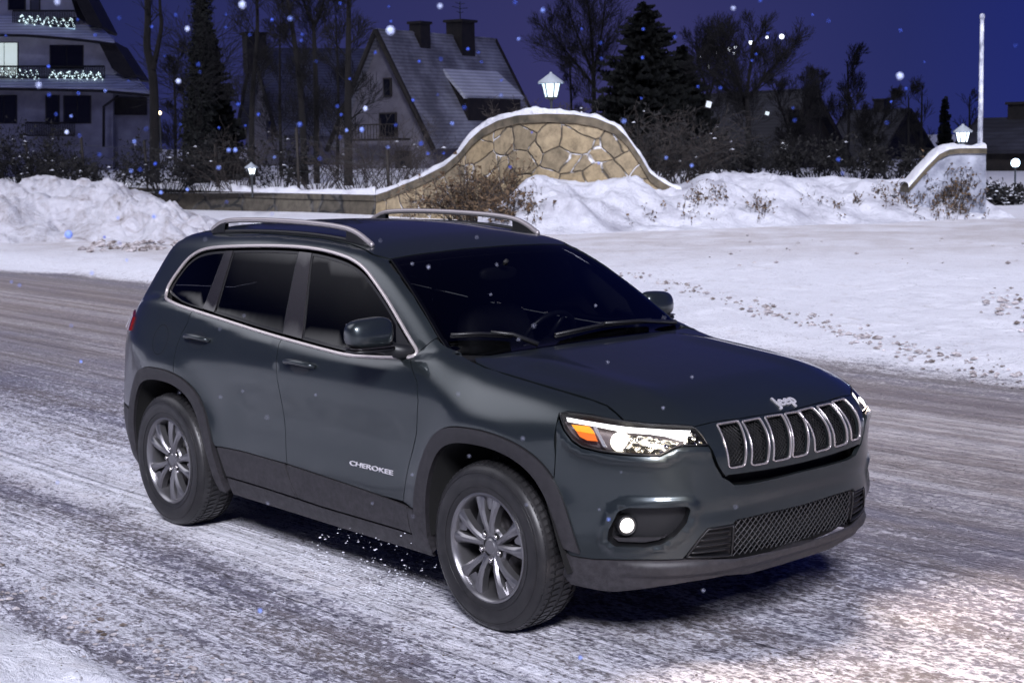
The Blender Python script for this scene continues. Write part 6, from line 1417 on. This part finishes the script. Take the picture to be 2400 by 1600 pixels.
F_([(395, 15, 24, 0), (820, 125, 12, 1), (1210, 105, 12, 1), (1290, 200, 22, 0), (1045, 185, 12, 1), (1228, 560, 24, 0), (1365, 445, 14, 1), (1375, 497, 8, 1), (1668, 35, 34, 0), (1555, 103, 9, 1), (1553, 190, 10, 1), (1873, 137, 16, 1), (1997, 130, 20, 2), (1718, 243, 10, 1), (2080, 238, 12, 1), (2073, 280, 12, 1), (335, 458, 18, 1), (268, 587, 22, 0), (338, 653, 14, 1), (540, 643, 13, 1), (725, 625, 14, 2), (490, 800, 13, 2), (460, 910, 20, 0), (685, 1063, 12, 1), (925, 975, 17, 2), (1640, 718, 16, 1), (1778, 788, 14, 1), (1507, 880, 12, 1), (1688, 865, 10, 1), (2062, 857, 20, 2), (2175, 424, 9, 1), (1575, 1033, 20, 2), (1620, 1033, 22, 2), (1068, 1127, 15, 1), (965, 1167, 12, 1), (903, 1177, 15, 2), (1505, 1155, 18, 2), (1888, 1083, 12, 2), (1108, 1325, 20, 2), (1290, 1305, 18, 2), (1872, 1472, 10, 1), (1558, 1390, 9, 1), (655, 243, 12, 1), (535, 138, 10, 1), (1135, 385, 8, 1), (1060, 1490, 18, 2), (548, 935, 10, 1), (385, 787, 11, 1), (1240, 855, 9, 1), (885, 557, 8, 1), (40, 247, 9, 1), (1005, 888, 11, 1)], 0, 0, 2.936)
F_([(973, 43, 22, 0), (632, 212, 42, 0), (287, 25, 12, 1), (620, 47, 9, 1), (635, 148, 11, 1), (1490, 18, 14, 1), (1680, 73, 20, 2), (1513, 269, 15, 2), (528, 363, 13, 1), (1165, 338, 16, 1), (830, 424, 14, 1), (978, 408, 12, 1), (1235, 362, 10, 1), (1258, 428, 10, 1), (787, 690, 14, 1), (460, 748, 22, 0), (1140, 740, 14, 1), (1393, 657, 13, 2), (268, 733, 12, 1), (293, 790, 12, 1), (435, 893, 24, 2), (330, 898, 16, 2), (843, 988, 18, 1), (1057, 850, 16, 2), (668, 862, 11, 1), (890, 1057, 13, 1), (998, 1055, 10, 1), (1605, 912, 10, 1), (2238, 835, 20, 2), (2078, 298, 11, 1), (2083, 404, 10, 1), (1455, 1150, 12, 1), (2065, 1125, 12, 2), (145, 1092, 11, 1), (288, 945, 9, 1), (615, 1013, 11, 2), (958, 652, 8, 1), (1395, 555, 9, 1), (1947, 200, 10, 1), (10, 857, 16, 1)], 700, 0, 2.936)
F_([(572, 52, 16, 0), (737, 5, 14, 1), (20, 180, 12, 1), (15, 355, 14, 1), (1057, 92, 9, 1), (1155, 130, 9, 1), (1595, 187, 11, 1), (1592, 466, 30, 0), (1630, 543, 11, 1), (1537, 624, 10, 1), (1512, 752, 10, 1), (215, 227, 11, 1), (493, 540, 11, 1), (355, 532, 10, 1), (712, 333, 9, 1), (685, 372, 9, 1), (947, 738, 10, 1), (1215, 978, 14, 1), (160, 967, 12, 2), (317, 1015, 15, 2), (8, 603, 9, 1), (1742, 380, 7, 1), (2300, 280, 8, 1), (1240, 1060, 10, 1), (937, 663, 8, 1), (783, 205, 8, 1)], 1500, 0, 2.613)
F_([(632, 665, 60, 2), (1415, 500, 24, 2), (845, 1020, 18, 2), (180, 1130, 14, 2), (1165, 900, 14, 2), (960, 690, 18, 1), (1430, 12, 18, 1), (1100, 745, 14, 1), (655, 1500, 12, 2), (1085, 513, 16, 2), (105, 1100, 12, 2)], 0, 380, 3.92)
F_([(2015, 465, 17, 0), (2127, 487, 24, 0), (590, 297, 12, 0), (690, 912, 12, 0), (695, 1380, 14, 0), (848, 1340, 12, 0), (1350, 1365, 14, 0), (1015, 1520, 15, 0), (1795, 305, 12, 0), (858, 820, 12, 0)], 280, 460, 2.936)
F_([(835, 470, 15, 0), (793, 675, 14, 0), (1515, 752, 16, 0), (1090, 890, 18, 0), (1988, 835, 13, 0), (985, 985, 16, 0), (1598, 1140, 15, 0), (2178, 1242, 18, 0), (1980, 1455, 20, 0), (570, 1360, 15, 0), (697, 283, 15, 0)], 880, 460, 2.936)
F_([(1020, 965, 17, 0), (1740, 965, 14, 0), (2015, 770, 15, 0), (2017, 1055, 13, 0)], 280, 850, 2.936)
F_([(770, 195, 20, 0), (795, 645, 16, 0), (405, 315, 16, 0), (1440, 425, 10, 0), (1290, 678, 12, 0), (2220, 660, 16, 0), (2000, 1228, 20, 0), (1355, 745, 14, 2), (1585, 1035, 0.1, 0)], 960, 960, 2.904)
flakes += [(820, 185, 4, 1), (190, 847, 5, 2), (135, 1130, 4, 2), (610, 1430, 8, 2), (1360, 1540, 7, 2), (420, 920, 3, 0)]
flakes = [(x, y, r*.8, 3) if (c == 0 and 285 < x < 2080 and y > 545) else (x, y, r, c) for x, y, r, c in flakes]
proto = {}
for i, (x, y, r_, c_) in enumerate(flakes):
    if r_ < .3: continue
    d_ = (1.7+1.1*((i*37) % 17)/17.) if y < 1250 else 2.2; P = at(x, y, d_); rr_ = r_*(.62 if c_ else .72)*d_/FPX
    if c_ not in proto:
        mb = MB(); nn = 3
        vs = []; bm = bmesh.new(); bmesh.ops.create_icosphere(bm, subdivisions=2, radius=1.0)
        for v in bm.verts: v.co *= 1+.10*math.sin(5*v.co.x+3*v.co.z)*math.cos(4*v.co.y)
        vs = [tuple(v.co) for v in bm.verts]; fs = [tuple(w.index for w in f.verts) for f in bm.faces]; bm.free(); mb.add(vs, fs, 0, True); o = mb.build("snowflake", FL[c_]); proto[c_] = o
    else: o = proto[c_].copy(); col.objects.link(o)
    o.location = tuple(P); k_ = rng.uniform(.85, 1.1); o.scale = (rr_*k_, rr_, rr_/k_)
    lab = {0: "white snowflake drifting in the night air before the car", 1: "small deep blue snowflake drifting in the night air", 2: "pale blue snowflake drifting in the night air", 3: "dim greyish snowflake drifting in front of the car"}[c_]
    tag(o, lab, "snowflake", "falling %s snowflakes" % ("white", "deep blue", "pale blue", "dim grey")[c_])
